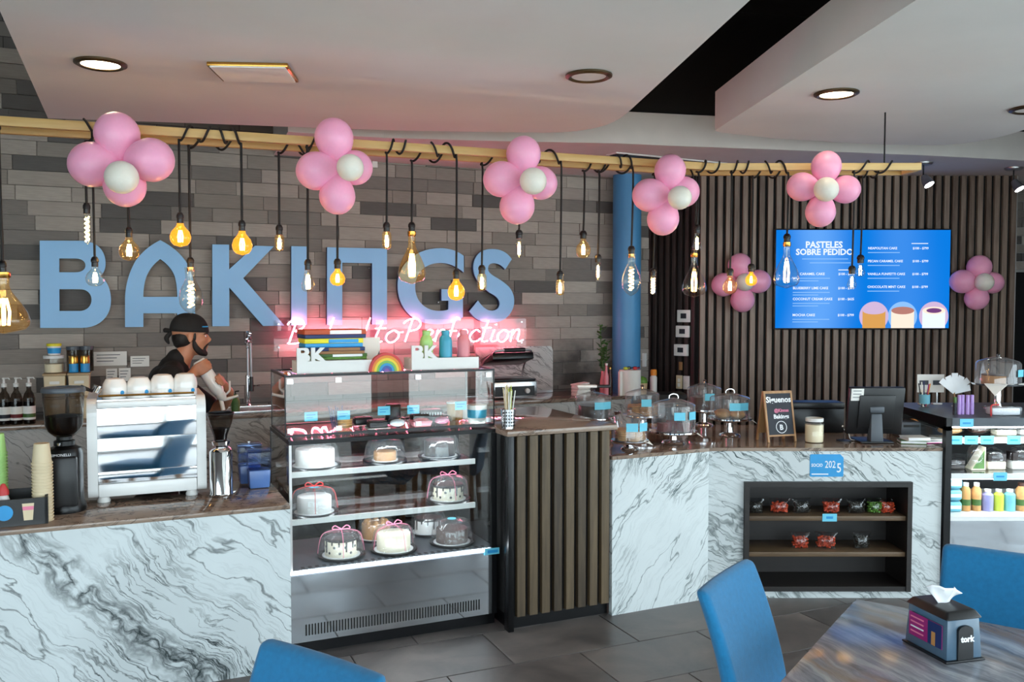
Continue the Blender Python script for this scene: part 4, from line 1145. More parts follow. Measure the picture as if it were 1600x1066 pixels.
# ---- stack of paper cups
def cup_stack(px, t, z, n, label, mt, r=.04, dz=.014, base=.09):
    g = onbar('paper_cup_stack', label, 'paper cups', px, t, z)
    for k in range(n):
        zz = k * dz
        MB().lathe([(r, zz), (r * .78, zz + base), (r * .74, zz + base), (r * .965, zz + .003)] if k < n - 1 else [(r, zz), (r * .78, zz + base), (0, zz + base)], 20).lathe([(r + .0035, zz), (r + .0035, zz + .006), (r - .001, zz + .006), (r - .001, zz)], 20).build('paper_cup', mt, g, smooth=True)
cup_stack(60, .13, ZE, 19, 'tall stack of cream paper cups beside the black grinder', 'cream_paper')
cup_stack(-12, .22, ZE, 22, 'stack of pale green paper cups at the left picture edge', 'lime', r=.042)
# ---- black caddy
g = onbar('cup_caddy', 'black counter caddy with blue round sticker at the left edge', 'caddy', 22, .06, ZE)
m = MB(); m.box(-.14, .11, 0, .012, 0, .115).box(-.14, .11, .17, .182, 0, .13).box(-.14, .11, .013, .169, 0, .01)
m.add([(.098, .0, 0), (.11, .0, 0), (.11, .18, 0), (.098, .18, 0), (.098, 0, .115), (.11, 0, .115), (.11, .18, .15), (.098, .18, .15)], [(0, 3, 2, 1), (4, 5, 6, 7), (0, 1, 5, 4), (1, 2, 6, 5), (2, 3, 7, 6), (3, 0, 4, 7)])
m.build('box', 'black_plastic', g)
MB().at((-.055, -.0005, .06), rx=PI / 2).lathe([(0, 0), (.033, 0), (.033, .0015), (0, .0015)], 24).build('round_sticker', 'sky_blue_print', g)
MB().prism([[(.018, .022), (.052, .022), (.058, .095), (.012, .095)]], -.0022, -.0006).build('cup_picture', 'cream_paper', g)
MB().prism([[(.0145, .066), (.0555, .066), (.057, .082), (.013, .082)]], -.0032, -.0024).build('sleeve_picture', 'print_pink', g)
g = onbar('sauce_bottle', 'red capped white squeeze bottle behind the black caddy', 'bottle', -2, .12, ZE)
g.location.z = ZE + .011
MB().lathe([(.026, 0), (.026, .09), (.02, .11), (.012, .118)], 16).build('bottle_body', 'white_plastic', g, smooth=True)
MB().lathe([(.022, .118), (.022, .135), (.008, .165), (0, .168)], 16).build('cap', 'r_red', g, smooth=True)
# ---- chrome grinder
g = onbar('hopper_grinder', 'chrome coffee grinder with dark cone hopper beside the machine', 'coffee grinder', 341.5, .36, ZE)
MB().lathe([(.056, 0), (.058, .006), (.055, .012), (.056, .22), (.048, .235), (.03, .245)], 32).build('body', 'chrome', g, smooth=True)
MB().lathe([(.028, .246), (.042, .252), (.046, .27), (.03, .276)], 24).build('collar', 'chrome', g, smooth=True)
hop = MB().shell([(.03, .276), (.034, .30), (.056, .36), (.066, .405)], 28).build('hopper', 'smoke', g, smooth=True)
MB().lathe([(0, .278), (.028, .28), (.032, .30), (.046, .335), (0, .34)], 20).build('coffee_beans', 'dark_choc', hop, smooth=True)
MB().lathe([(.066, .405), (.068, .409), (.066, .413), (.062, .413), (.062, .405)], 28).build('hopper_rim', 'black_plastic', g, smooth=True)
# ---- blue tubs
def tub(px, t, label, h=.19):
    g = onbar('blue_tub', label, 'tub', px, t, ZE, 'blue plastic tubs on the espresso counter')
    MB().taper(0, 0, 0, h * .5, .05, .045, .055, .05).build('liquid', 'blue_tub', g, bevel=.008)
    MB().taper(0, 0, h * .5 + .001, h, .055, .05, .06, .055).build('upper_wall', 'tub_glass', g, bevel=.006)
    MB().box(-.062, .062, -.057, .057, h + .001, h + .012).build('lid', 'tub_glass', g, bevel=.004)
tub(401, .48, 'translucent blue plastic tub next to the glass cake case')
tub(386, .62, 'blue plastic tub half hidden behind the front tub', .2)

# ================================================================== REAR COUNTER LEFT: BOTTLES, BINS, SINK
TBK = 2.5
def syrup(px, lab, label, lm):
    g = onbar('syrup_bottle', label, 'bottle', px, TBK - .06, ZB, 'syrup bottles with pumps on the rear counter')
    MB().lathe([(.0, 0), (.034, .0), (.037, .006), (.037, .17), (.03, .2), (.015, .225), (.014, .25)], 20).build('bottle_body', 'smoke', g, smooth=True)
    MB().lathe([(.0, .004), (.032, .006), (.033, .15), (0, .152)], 16).build('syrup', 'dark_choc', g, smooth=True)
    MB().shell([(.0376, .03), (.0378, .12)], 20).build('label_band', 'paper', g, smooth=True)
    MB().shell([(.0380, .045), (.0380, .07)], 20).build('label_print', lm, g, smooth=True)
    pm = MB().lathe([(.017, .25), (.017, .272), (.008, .276), (.006, .30), (.011, .303), (.011, .312), (0, .313)], 14)
    pm.tube([(0, 0, .307), (.03, -.02, .309), (.036, -.024, .30)], .0045, 6)
    pm.build('pump', 'white_plastic', g, smooth=True)
syrup(3, '', 'pump syrup bottle with black print at the left edge', 'print_dark')
syrup(22, '', 'pump syrup bottle with red print on its label', 'red_velvet')
syrup(42, '', 'pump syrup bottle with green print on its label', 'leaf')
def bin_(px, z, label, w=.135, h=.145):
    g = onbar('storage_bin', label, 'storage bin', px, 2.66, z, 'translucent bins stacked on the rear counter')
    MB().taper(0, 0, 0, h, w / 2 * .92, .1, w / 2, .11).build('tub', 'cream_paper', g, bevel=.008)
    MB().box(-w / 2 - .006, w / 2 + .006, -.116, .116, h + .0004, h + .014).build('lid', 'kraft', g, bevel=.004)
    MB().box(-.03, .03, -.1095, -.1075, h * .6, h * .6 + .02).build('name_label', 'paper', g)
bin_(84, ZB, 'lower beige storage bin below the lidded jar'); bin_(84, ZB + .161, 'upper beige storage bin carrying the lidded jar')
bin_(122, ZB, 'lower beige storage bin below the two cans'); bin_(122, ZB + .161, 'upper beige storage bin carrying the two cans')
zb2 = ZB + .323
g = onbar('lidded_jar', 'clear plastic jar with white lid on the beige bins', 'jar', 82, 2.66, zb2)
MB().shell([(.06, 0), (.062, .01), (.062, .098)], 24).build('jar_body', 'bulb_clear', g, smooth=True)
MB().lathe([(0, .001), (.057, .002), (.058, .06), (0, .06)], 20).build('powder', 'cream', g, smooth=True)
MB().lathe([(.066, .0985), (.066, .118), (0, .12)], 24).build('lid', 'white_plastic', g, smooth=True)
g = onbar('yellow_lid_tub', 'small tub with blue label and yellow lid on the jar', 'tub', 83, 2.66, zb2 + .121)
MB().lathe([(0, 0), (.038, 0), (.044, .062)], 24).build('tub', 'white_plastic', g, smooth=True)
MB().shell([(.0405, .012), (.0445, .05)], 24).build('label_band', 'sky_blue_print', g, smooth=True)
MB().lathe([(.047, .0625), (.047, .08), (0, .081)], 24).build('lid', 'yellow', g, smooth=True)
for px, lb in ((113, 'left ribbed steel can with blue band on the bins'), (131, 'right ribbed steel can with blue band on the bins')):
    g = onbar('steel_can', lb, 'can', px, 2.62, zb2)
    MB().lathe([(.03, 0), (.032, .005), (.03, .01), (.03, .06)], 20).build('can_body', 'sky_blue_print', g, smooth=True)
    MB().lathe([(.0305, .0605), (.032, .08), (.03, .1), (.032, .115), (0, .117)], 20).build('can_top', 'brass', g, smooth=True)
for px, lb in ((113, 'smoky plastic canister behind the left can'), (134, 'smoky plastic canister behind the right can')):
    g = onbar('canister', lb, 'canister', px, 2.74, zb2)
    MB().lathe([(.0, 0), (.045, 0), (.045, .15)], 18).build('canister_body', 'smoke', g, smooth=True)
    MB().lathe([(.047, .151), (.047, .175), (0, .176)], 18).build('lid', 'grey_plastic', g, smooth=True)
def wallcard(px0, px1, py0, py1, label, nm='wall_notice', cat='notice', mt='paper', th=.02, lines=3):
    t = TW - .024
    a, b = att(px0, py1, t), att(px1, py0, t); s0_, s1_ = st(a)[0], st(b)[0]
    g = barthing(nm, label, cat, (s0_ + s1_) / 2, t - th, a.z)
    w, h = (s1_ - s0_), b.z - a.z
    MB().box(-w / 2, w / 2, 0, th, 0, h).build('board', mt, g)
    for k in range(lines): MB().box(-w * .4, w * (.3 - .1 * k), -.0012, -.0002, h * (.75 - .22 * k), h * (.8 - .22 * k)).build('printed_line', 'grey_plastic', g)
wallcard(146, 198, 549, 572, 'large white box with grey print on the brick wall')
wallcard(204, 233, 556, 573, 'small white box on the wall left of the barista')
wallcard(166, 183, 576, 596, 'left small paper notice under the white box', th=.003)
wallcard(186, 204, 575, 596, 'right small paper notice under the white box', th=.003)
wallcard(581, 589, 248, 262, 'small white wall socket high beside the second balloons', 'wall_socket', 'socket', 'white_plastic', .02, 1)
# sink and faucet
g = barthing('sink', 'steel sink set into the rear counter by the faucet', 'sink', sat(385, 2.5), 2.47, ZB + EPS)
m = MB(); m.box(-.26, .26, -.09, -.07, 0, .022).box(-.26, .26, .25, .27, 0, .022).box(-.26, -.24, -.07, .25, 0, .022).box(.24, .26, -.07, .25, 0, .022)
m.build('rim', 'steel', g, bevel=.003)
MB().box(-.24, .24, -.07, .25, .0, .004).build('basin', 'dull_steel', g)
g = onbar('spring_faucet', 'tall chrome spring neck faucet right of the barista', 'faucet', 386, 2.78, ZB)
MB().lathe([(.03, 0), (.03, .02), (.02, .03), (.02, .25), (0, .25)], 18).build('post', 'chrome', g, smooth=True)
arc = [(0, 0, .25), (0, 0, .45), (-.002, -.01, .53), (.0, -.05, .585), (.0, -.10, .575), (.004, -.135, .50), (.006, -.14, .38), (.006, -.14, .25)]
MB().tube(catmull(arc, 5), .008, 8).build('hose', 'dull_steel', g, smooth=True)
ctr = catmull(arc[1:6], 24); hel = []
for i, p in enumerate(ctr):
    a = i * .95; hel.append(p + Vector((math.cos(a) * .016, math.sin(a) * .016, 0)))
MB().tube(hel, .0035, 5).build('spring', 'chrome', g, smooth=True)
MB().tube([(.006, -.14, .25), (.006, -.14, .14)], [.014, .018], 12).build('spray_head', 'black_plastic', g, smooth=True)
MB().tube([(0, 0, .17), (.06, -.03, .17), (.09, -.04, .175)], .007, 8).build('lever', 'chrome', g, smooth=True)
MB().tube([(0, 0, .23), (0, -.14, .23)], .005, 8).build('hose_holder', 'chrome', g, smooth=True)
g = onbar('soap_bottle', 'green soap bottle beside the sink', 'bottle', 366, 2.52, ZB + .005)
MB().lathe([(0, 0), (.03, 0), (.032, .08), (.02, .1), (.012, .11), (.012, .13), (0, .131)], 16).build('bottle_body', 'leaf', g, smooth=True)
MB().tube([(0, 0, .131), (0, 0, .15), (.025, -.01, .152)], .005, 6).build('pump', 'black_plastic', g, smooth=True)

# ================================================================== REAR COUNTER RIGHT
g = onbar('panini_grill', 'open panini grill with raised handle on the rear counter', 'grill', 806, 2.48, ZB)
MB().box(-.20, .20, 0, .36, .015, .15).build('base', 'steel', g, bevel=.01)
fp = MB().box(-.19, .17, -.008, -.0005, .03, .11).build('control_panel', 'black_plastic', g)
for x in (-.10, .1): MB().at((x, -.008, .07), rx=PI / 2).lathe([(.022, 0), (.02, .02), (0, .021)], 16).build('knob', 'white_plastic', fp, smooth=True)
MB().box(-.19, .19, .01, .34, .151, .168).build('hot_plate', 'black_metal', g, bevel=.004)
lid = MB().at((0, .30, .30), rx=-.25).box(-.19, .19, -.26, .02, -.03, .03).build('upper_plate', 'black_metal', g, bevel=.01)
MB().tube(catmull([(-.19, .30, .16), (-.20, .26, .28), (-.18, .1, .37), (-.13, .04, .41), (.13, .04, .41), (.18, .1, .37), (.2, .26, .28), (.19, .30, .16)], 5), .009, 8).build('lift_arm', 'dull_steel', g, smooth=True)
MB().tube([(-.09, .04, .412), (.1, .04, .412)], .018, 10).build('handle', 'black_plastic', g, smooth=True)
g = onbar('splash_board', 'grey marble splash board leaning on the wall behind the grill', 'board', 805, 2.92, ZB)
bw = (sat(868, 2.92) - sat(748, 2.92)) / 2
MB().prism([bez((-bw, 0), (bw, 0), (bw, .37), (bw, .42, bw - .05, .42), (-bw, .42))], 0, .025).build('slab', 'marble_board', g)
MB().prism([[(-bw + .02, .0), (bw - .02, .0), (bw - .02, .02), (-bw + .02, .02)]], -.02, -.0005).build('foot_strip', 'dull_steel', g)
g = onbar('plant_vase', 'leafy green stems in a pink glass vase beside the column', 'plant', 943, 2.62, ZB)
MB().lathe([(.0, 0), (.028, 0), (.032, .02), (.03, .10), (.018, .17), (.018, .20)], 18).build('vase', 'rose_bottle', g, smooth=True)
rs = random.Random(3)
for k, (dx, hgt) in enumerate(((-.03, .62), (.045, .47), (.0, .40))):
    MB().tube(catmull([(0, 0, .15), (dx * .6, .0, .15 + (hgt - .15) * .5), (dx, .01, hgt)], 4), .004, 5).build('stem', 'leaf', g)
    for j in range(22):
        f = .28 + .72 * j / 22; z = .15 + (hgt - .15) * f; a = rs.uniform(0, 2 * PI); l = rs.uniform(.05, .08)
        o = Vector((dx * f, 0, z)); d1 = Vector((math.cos(a), math.sin(a), rs.uniform(.1, .8))).normalized(); w = d1.cross(Vector((0, 0, 1))).normalized() * l * .3
        lf = MB().add([o, o + d1 * l * .5 + w, o + d1 * l, o + d1 * l * .5 - w, o + d1 * l * .5 + Vector((0, 0, -.006))], [(0, 1, 4), (1, 2, 4), (2, 3, 4), (3, 0, 4)])
        lf.build('leaf', 'leaf', g)
for px, t, lb, mt, h in ((948, 2.48, 'slim pink bottle in front of the vase', 'rose_bottle', .28), (954, 2.50, 'slim brown bottle beside the pink bottle', 'choc', .24)):
    g = onbar('slim_bottle', lb, 'bottle', px, t, ZB)
    MB().lathe([(0, 0), (.018, 0), (.02, .01), (.02, h * .6), (.009, h * .75), (.009, h * .93)], 16).build('bottle_body', mt, g, smooth=True)
    MB().lathe([(.011, h * .931), (.011, h), (0, h)], 12).build('cap', 'white_plastic' if mt != 'choc' else 'brass', g, smooth=True)
g = onbar('folded_papers', 'stack of folded white papers on the rear counter', 'papers', 908, 2.5, ZB)
for k in range(3): MB().at((0, 0, .03 * k), rz=.12 * k).box(-.07, .07, -.05, .05, .0, .028).build('folded_sheet', 'paper', g, bevel=.006)
MB().at((.0, 0, .10), ry=-.12).box(-.075, .06, -.05, .05, .0, .012).build('folded_sheet', 'paper', g)
g = onbar('paper_towel_roll', 'thick white paper towel roll beside the blue column', 'paper roll', 985, 2.42, ZB)
MB().shell([(.025, 0), (.095, 0), (.095, .22), (.025, .22), (.025, 0)], 32).build('roll', 'paper', g, smooth=True)
MB().box(-.12, -.095, -.03, .0, 0, .21).build('loose_sheet', 'paper', g)
for k, (dx, dy, mt) in enumerate(((-.05, 0, 'yellow_green'), (.0, .02, 'navy'), (.03, -.03, 'r_red'), (.06, .02, 'navy'))):
    p = st(att(985, 600, 2.42))
    o = barthing('wrapped_sweet', ['yellow', 'dark blue left', 'red', 'dark blue right'][k] + ' wrapped sweet on top of the paper towel roll', 'sweet', p[0] + dx, p[1] + dy, ZB + .2212)
    MB().ell((0, 0, .014), (.022, .018, .014), 12, 8).build('sweet', mt, o, smooth=True)
    MB().add([(.02, 0, .014), (.04, .012, .022), (.042, -.012, .02), (.04, 0, .008)], [(0, 1, 2), (0, 2, 3), (0, 3, 1)]).build('wrapper_end', mt, o)
g = onbar('spray_can', 'white spray can with orange cap near the corner slats', 'spray can', 1018, 2.36, ZB)
g.location = aty(1021, 610, 7.95); g.location.z = ZB + EPS
MB().lathe([(0, 0), (.03, 0), (.032, .01), (.032, .14), (.02, .155)], 18).build('can_body', 'white_plastic', g, smooth=True)
MB().lathe([(.029, .1555), (.029, .2), (.02, .21), (0, .21)], 18).build('cap', 'orange', g, smooth=True)
g2 = thing('moss_pot', 'small pot of dry moss between paper roll and spray can', 'pot', (0, 0, 0)); q = aty(1003, 610, 7.8); g2.location = (q.x, q.y, ZB + EPS)
MB().lathe([(0, 0), (.04, 0), (.05, .1)], 16).build('pot', 'kraft', g2, smooth=True)
MB().ell((0, 0, .11), (.05, .05, .05), 12, 8).build('moss', 'green_snack', g2, smooth=True)
# rear counter extension beside the column that carries these
q0 = aty(1040, 610, 7.9)
g = thing('side_stand', 'dark low stand under the pot and spray can beside the column', 'stand', (q0.x - .08, 7.86, 0))
MB().box(-.21, .25, -.13, .2, ZB - .03, ZB).build('stand_top', 'dark_wood', g)
MB().box(-.19, .23, -.11, .18, 0, ZB - .031).build('stand_body', 'dark_wood', g)
# switches on the shaded corner wall and beside the column
pA, pB = Vector((1.20, 8.62, 0)), Vector((1.723, YS + .004, 0)); dC = (pB - pA).normalized(); nC = Vector((dC.y, -dC.x, 0)); rC = math.atan2(dC.y, dC.x)
def on_corner(px, py):
    d_ = ray(px, py); base = pA + nC * .0365
    k = (base - EYE).dot(nC) / d_.dot(nC)
    return EYE + d_ * k
def plate(px, py, wpx, hpx, label, nm, cat, mt='white_plastic', knob=None, dep=.015):
    c = on_corner(px, py); k = c.y / FPX; w, h = wpx * k / abs(dC.x) * .92, hpx * k
    g = thing(nm, label, cat, (c.x, c.y, c.z - h / 2), rC)
    MB().box(-w / 2, w / 2, -dep, -.0004, 0, h).build('plate', mt, g, bevel=.003)
    if knob == 'screen': MB().box(-w * .22, w * .22, -dep - .0015, -dep, h * .3, h * .72).build('display', 'print_dark', g)
    elif knob: 
        for q in range(knob): MB().box(-w * .2, w * .2, -dep - .003, -dep, h * (.15 + .7 * q / knob), h * (.15 + .7 * (q + .75) / knob)).build('rocker', 'paper', g)
plate(1069, 494, 19, 19, 'top square white thermostat on the shaded corner slats', 'thermostat', 'thermostat', knob='screen')
plate(1068, 518, 19, 18, 'middle white control box on the shaded corner slats', 'control_box', 'control box', knob='screen', dep=.03)
plate(1066, 547, 19, 18, 'lower white intercom box on the shaded corner slats', 'intercom', 'intercom', knob='screen', dep=.04)
plate(1064, 572, 5, 13, 'small oval wooden ornament on the shaded corner slats', 'ornament', 'ornament', 'light_wood', dep=.012)
plate(1062, 597, 9, 21, 'left pink outlet plate low on the corner slats', 'outlet_plate', 'outlet', 'cream_paper', 2)
plate(1073, 598, 9, 21, 'right white outlet plate low on the corner slats', 'outlet_plate', 'outlet', knob=2)
plate(1005, 562, 13, 21, 'white dispenser box on the slats right of the column', 'dispenser_box', 'box', knob=1, dep=.06)
# ================================================================== ON TOP OF THE GLASS CASES
ZU = 1.3985
def bk_box(px0, px1, t, label):
    s0_, s1_ = sat(px0, t), sat(px1, t)
    g = barthing('letter_planter', label, 'box', (s0_ + s1_) / 2, t, ZU, 'white boxes with BK lettering')
    hw = (s1_ - s0_) / 2; h = .062
    m = MB(); m.box(-hw, hw, 0, .012, 0, h).box(-hw, hw, .128, .14, 0, h).box(-hw, -hw + .012, .0121, .1279, 0, h).box(hw - .012, hw, .0121, .1279, 0, h).box(-hw + .0121, hw - .0121, .0121, .1279, 0, .008)
    m.build('box', 'white_plastic', g)
    H = .068; x = -hw
    b = [bez((x, h), (x + .052, h), (x + .066, h, x + .066, h + .016), (x + .066, h + .03, x + .054, h + .034), (x + .064, h + .04, x + .062, h + .05), (x + .06, h + H, x + .045, h + H), (x, h + H)),
         [(x + .02, h + .042), (x + .036, h + .042), (x + .042, h + .048), (x + .036, h + .056), (x + .02, h + .056)]]
    MB().prism(b, 0, .012).build('raised_letter', 'white_plastic', g)
    k = x + .072
    MB().prism([[(k, h), (k + .02, h), (k + .02, h + .012), (k + .045, h), (k + .072, h), (k + .036, h + .036), (k + .07, h + H), (k + .046, h + H), (k + .02, h + .04), (k + .02, h + H), (k, h + H)]], 0, .012).build('raised_letter', 'white_plastic', g)
    return g
bk_box(463, 581, .24, 'white open box with letters BK holding the board games')
bk_box(643, 748, .24, 'white open box with letters BK holding three drink bottles')
# board games lying across the first box
sc = sat(520, .33)
def game(ds, z, w, d, h, rz, label, mats, nm='game_box'):
    g = barthing(nm, label, 'game box', sc + ds, .365, ZU + z, 'board games piled in the white box', rz)
    MB().box(-w / 2, w / 2, -d / 2, d / 2, 0, h * .45).build('tray', mats[0], g, bevel=.002)
    MB().box(-w / 2 - .002, w / 2 + .002, -d / 2 - .002, d / 2 + .002, h * .45 + .0003, h).build('lid', mats[1], g, bevel=.002)
    MB().box(-w * .1, w * .42, -d / 2 - .0035, -d / 2 - .0022, h * .5, h * .92).build('side_print', mats[2], g)
    return g
game(.02, .063, .30, .13, .03, .0, 'green and white game box lying lowest in the white box', ('green_snack', 'leaf', 'print_white'))
game(.0, .0932, .31, .17, .035, -.03, 'navy game box with cardboard edge under the yellow folder', ('cardboard', 'navy', 'cardboard'))
game(-.005, .1285, .30, .16, .045, .02, 'open blue game box showing yellow and blue boards', ('sky_blue_print', 'yellow', 'sky_blue_print'))
game(.0, .174, .32, .17, .045, .05, 'orange and navy game box topmost of the pile', ('navy', 'orange_red', 'print_white'))
g = barthing('picture_book', 'white picture book standing behind the board games', 'book', sat(580, .40), .44, ZU, None, .1)
MB().box(-.06, .06, 0, .012, 0, .17).build('cover', 'paper', g)
MB().prism([bez((.058, .002), (.058, .10), (.03, .04, -.02, .002))], -.001, -.0002).build('cover_print', 'grey_plastic', g)
# rainbow arch
g = barthing('rainbow_toy', 'small wooden rainbow of nested coloured arches', 'toy', sat(603, .23), .22, ZU)
R = .092
for k, c in enumerate(('r_red', 'r_orange', 'r_yellow', 'r_green', 'r_blue', 'r_indigo', 'r_violet')):
    ro, ri = R - k * .0128, R - (k + 1) * .0128 + .0006
    if k == 6: ri = .0003
    a = [PI * q / 24 for q in range(25)]
    MB().prism([[(ro * math.cos(t), ro * 1.05 * math.sin(t)) for t in a] + [(ri * math.cos(t), ri * 1.05 * math.sin(t)) for t in reversed(a)]], 0, .035).build('arch', c, g)
def flask(px, t, z, mt, label, h=.2, r=.036):
    g = barthing('drink_bottle', label, 'bottle', sat(px, t), t, z, 'pastel steel drink bottles')
    MB().lathe([(0, 0), (r * .95, 0), (r, .006), (r, h * .70), (r * .86, h * .80), (r * .62, h * .855), (r * .6, h * .87)], 24).build('bottle_body', mt, g, smooth=True)
    MB().lathe([(r * .6, h * .8705), (r * .62, h * .885), (r * .62, h * .98), (r * .5, h), (0, h)], 24).build('cap', mt, g, smooth=True)
flask(666, .31, ZU + .0085, 'lime', 'lime green drink bottle behind the BK letters')
flask(696, .31, ZU + .0085, 'teal_bottle', 'turquoise blue drink bottle in the white box')
flask(724, .31, ZU + .0085, 'rose_bottle', 'rose pink drink bottle in the white box')
# straw holder on the slatted cabinet
g = barthing('straw_holder', 'perforated steel cup full of paper straws on the slatted cabinet', 'straw holder', sat(790, .10) + .01, .09, ZK + EPS)
MB().lathe([(0, 0), (.036, 0), (.04, .105), (.037, .105), (.034, .004), (0, .004)], 24).build('steel_cup', 'steel', g, smooth=True)
for j in range(5):
    for k in range(6):
        a = -2.6 + k * .38
        MB().at((.0375 * math.cos(a) * (1 + .0015 * j), .0375 * math.sin(a), .018 + j * .018), rz=a, ry=PI / 2).lathe([(0, .0005), (.0042, .0005), (.0042, .0018), (0, .0018)], 8).build('hole', 'steel_hole', g)
rs = random.Random(5)
for k in range(16):
    a = rs.uniform(0, 2 * PI); r0, r1 = rs.uniform(0, .02), rs.uniform(.01, .042)
    MB().tube([(r0 * math.cos(a), r0 * math.sin(a), .008), (r1 * math.cos(a), r1 * math.sin(a), rs.uniform(.20, .235))], .003, 6).build('straw', ('cream_paper', 'yellow_green', 'paper')[k % 3], g)

# ================================================================== CAKES
def cake(loc, rz, label, body, r=.085, h=.085, drip=None, dots=None, swirl=None, board='print_white'):
    g = thing('cake', label, 'cake', loc, rz, 'whole cakes in the display case')
    MB().lathe([(0, 0), (r * 1.16, 0), (r * 1.16, .004), (0, .004)], 28).build('cake_board', board, g, smooth=True)
    MB().lathe([(0, .0045), (r, .0045), (r, h - .008), (r * .96, h), (0, h)], 32).build('sponge', body, g, smooth=True)
    if drip:
        m = MB().lathe([(0, h + .0003), (r * .97, h + .0003), (r * 1.01, h - .006), (r * 1.012, h - .012), (r * .99, h - .012), (0, h - .003)], 32)
        for k in range(14):
            a = 2 * PI * k / 14; l = (.03, .055, .04, .062, .025)[k % 5] * h / .085
            m.tube([(r * 1.004 * math.cos(a), r * 1.004 * math.sin(a), h - .006), (r * 1.006 * math.cos(a), r * 1.006 * math.sin(a), h - l)], [.005, .0035], 6)
        m.build('drip_glaze', drip, g, smooth=True)
    if dots:
        for k in range(18):
            a = 2 * PI * k / 18; z = h * (.28 if k % 2 else .6)
            MB().at((r * 1.002 * math.cos(a), r * 1.002 * math.sin(a), z), rz=a).ell((0, 0, 0), (.003, .007, .007), 8, 6).build('dot', dots, g, smooth=True)
    if swirl:
        for k in range(8):
            a = 2 * PI * k / 8
            MB().lathe([(.016, h + .0005), (.014, h + .010), (.008, h + .018), (0, h + .022)], 10, (r * .7 * math.cos(a), r * .7 * math.sin(a), 0)).build('cream_rosette', swirl, g, smooth=True)
def carrier(loc, rz, label, r=.125, h=.135, ribbon=None, sticker=True):
    g = thing('cake_carrier', label, 'cake carrier', loc, rz, 'clear domed cake carriers with black trays')
    MB().lathe([(0, 0), (r, 0), (r * 1.03, .006), (r * 1.03, .012), (r * .96, .012), (r * .93, .005), (0, .005)], 32).build('tray', 'black_plastic', g, smooth=True)
    pr = [(r * .95, .0125), (r * .92, h * .45), (r * .86, h * .75), (r * .72, h * .93), (r * .45, h * .98), (0.001, h)]
    vs_, fs = [], []; n = 48
    for rr, z in pr:
        for k in range(n):
            a = 2 * PI * k / n; q = rr * (1 + (.018 if k % 4 < 2 else -.012) * (1 if z < h * .97 else 0))
            vs_.append((q * math.cos(a), q * math.sin(a), z))
    for i in range(len(pr) - 1):
        for k in range(n):
            k2 = (k + 1) % n; fs.append((i * n + k, i * n + k2, (i + 1) * n + k2, (i + 1) * n + k))
    MB().add(vs_, fs).build('dome', 'pet', g, smooth=True)
    if sticker: MB().lathe([(0, h + .0012), (r * .2, h + .0004), (r * .2, h + .0018), (0, h + .0024)], 20).build('round_sticker', 'tag_cyan', g)
    if ribbon:
        m = MB()
        for q in (0, PI / 2):
            pts = [(math.cos(q) * x * r * .99, math.sin(q) * x * r * .99, z) for x, z in ((-1, .02), (-.95, h * .5), (-.8, h * .88), (-.4, h * 1.01), (0, h * 1.03), (.4, h * 1.01), (.8, h * .88), (.95, h * .5), (1, .02))]
            m.tube(catmull(pts, 3), .0015, 5)
        for sx in (-1, 1): m.tube(catmull([(0, 0, h * 1.03), (sx * .03, .012, h * 1.03 + .018), (sx * .045, -.01, h * 1.03 + .006), (0, 0, h * 1.03)], 4), .003, 5)
        m.build('ribbon', ribbon, g, smooth=True)
def caked(px, t, z, lab_cake, lab_car, r=.085, h=.085, cr=.122, ch=.135, ribbon=None, sticker=True, **kw):
    s_ = sat(px, t); rz = ANG + random.uniform(-.3, .3)
    carrier(tuple(bar(s_, t, z)), rz, lab_car, cr, ch, ribbon, sticker)
    cake(tuple(bar(s_, t, z + .0056)), rz, lab_cake, r=r, h=h, **kw)
ZA, Z2, Z1 = ZD + .0146, .6675, .9075
caked(530, .315, ZA, 'cream cake with dark dots and glaze on the bottom deck', 'pink ribboned carrier at the left of the bottom deck', body='cream', drip='dark_choc', dots='dark_choc', ribbon='print_pink', sticker=False, h=.095)
caked(613, .305, ZA, 'plain ivory cake in the middle of the bottom deck', 'pink ribboned carrier in the middle of the bottom deck', body='cream', ribbon='print_pink', sticker=False, h=.09, r=.09)
caked(705, .315, ZA, 'brown chocolate cake on the right of the bottom deck', 'carrier with blue sticker on the right of the bottom deck', body='choc', h=.08, r=.088)
caked(585, .575, ZA, 'caramel cake in the rear of the bottom deck', 'carrier over the caramel cake in the rear', body='caramel', r=.08, cr=.11, swirl='caramel')
caked(668, .575, ZA, 'white drip cake in the rear of the bottom deck', 'carrier over the white drip cake in the rear', body='white_frost', drip='dark_choc', r=.08, cr=.11)
caked(488, .325, Z2, 'white frosted cake on the left of the middle shelf', 'carrier with red ribbon on the left of the middle shelf', body='white_frost', ribbon='r_red', r=.088, h=.085)
caked(699, .33, Z2, 'cream drip cake with dots on the right of the middle shelf', 'pink ribboned carrier on the right of the middle shelf', body='cream', drip='dark_choc', dots='dark_choc', ribbon='print_pink', sticker=False)
caked(490, .335, Z1, 'wide white layer cake on the left of the top shelf', 'tall carrier on the left of the top shelf', body='white_frost', r=.1, h=.09, cr=.13, ch=.14)
caked(600, .335, Z1, 'small brown cake on a white board on the top shelf', 'low carrier in the middle of the top shelf', body='caramel', r=.06, h=.05, cr=.115, ch=.12)
caked(686, .345, Z1, 'dark chocolate cake on the right of the top shelf', 'carrier over the dark chocolate cake on the top shelf', body='dark_choc', r=.085, h=.09, cr=.115, ch=.13)

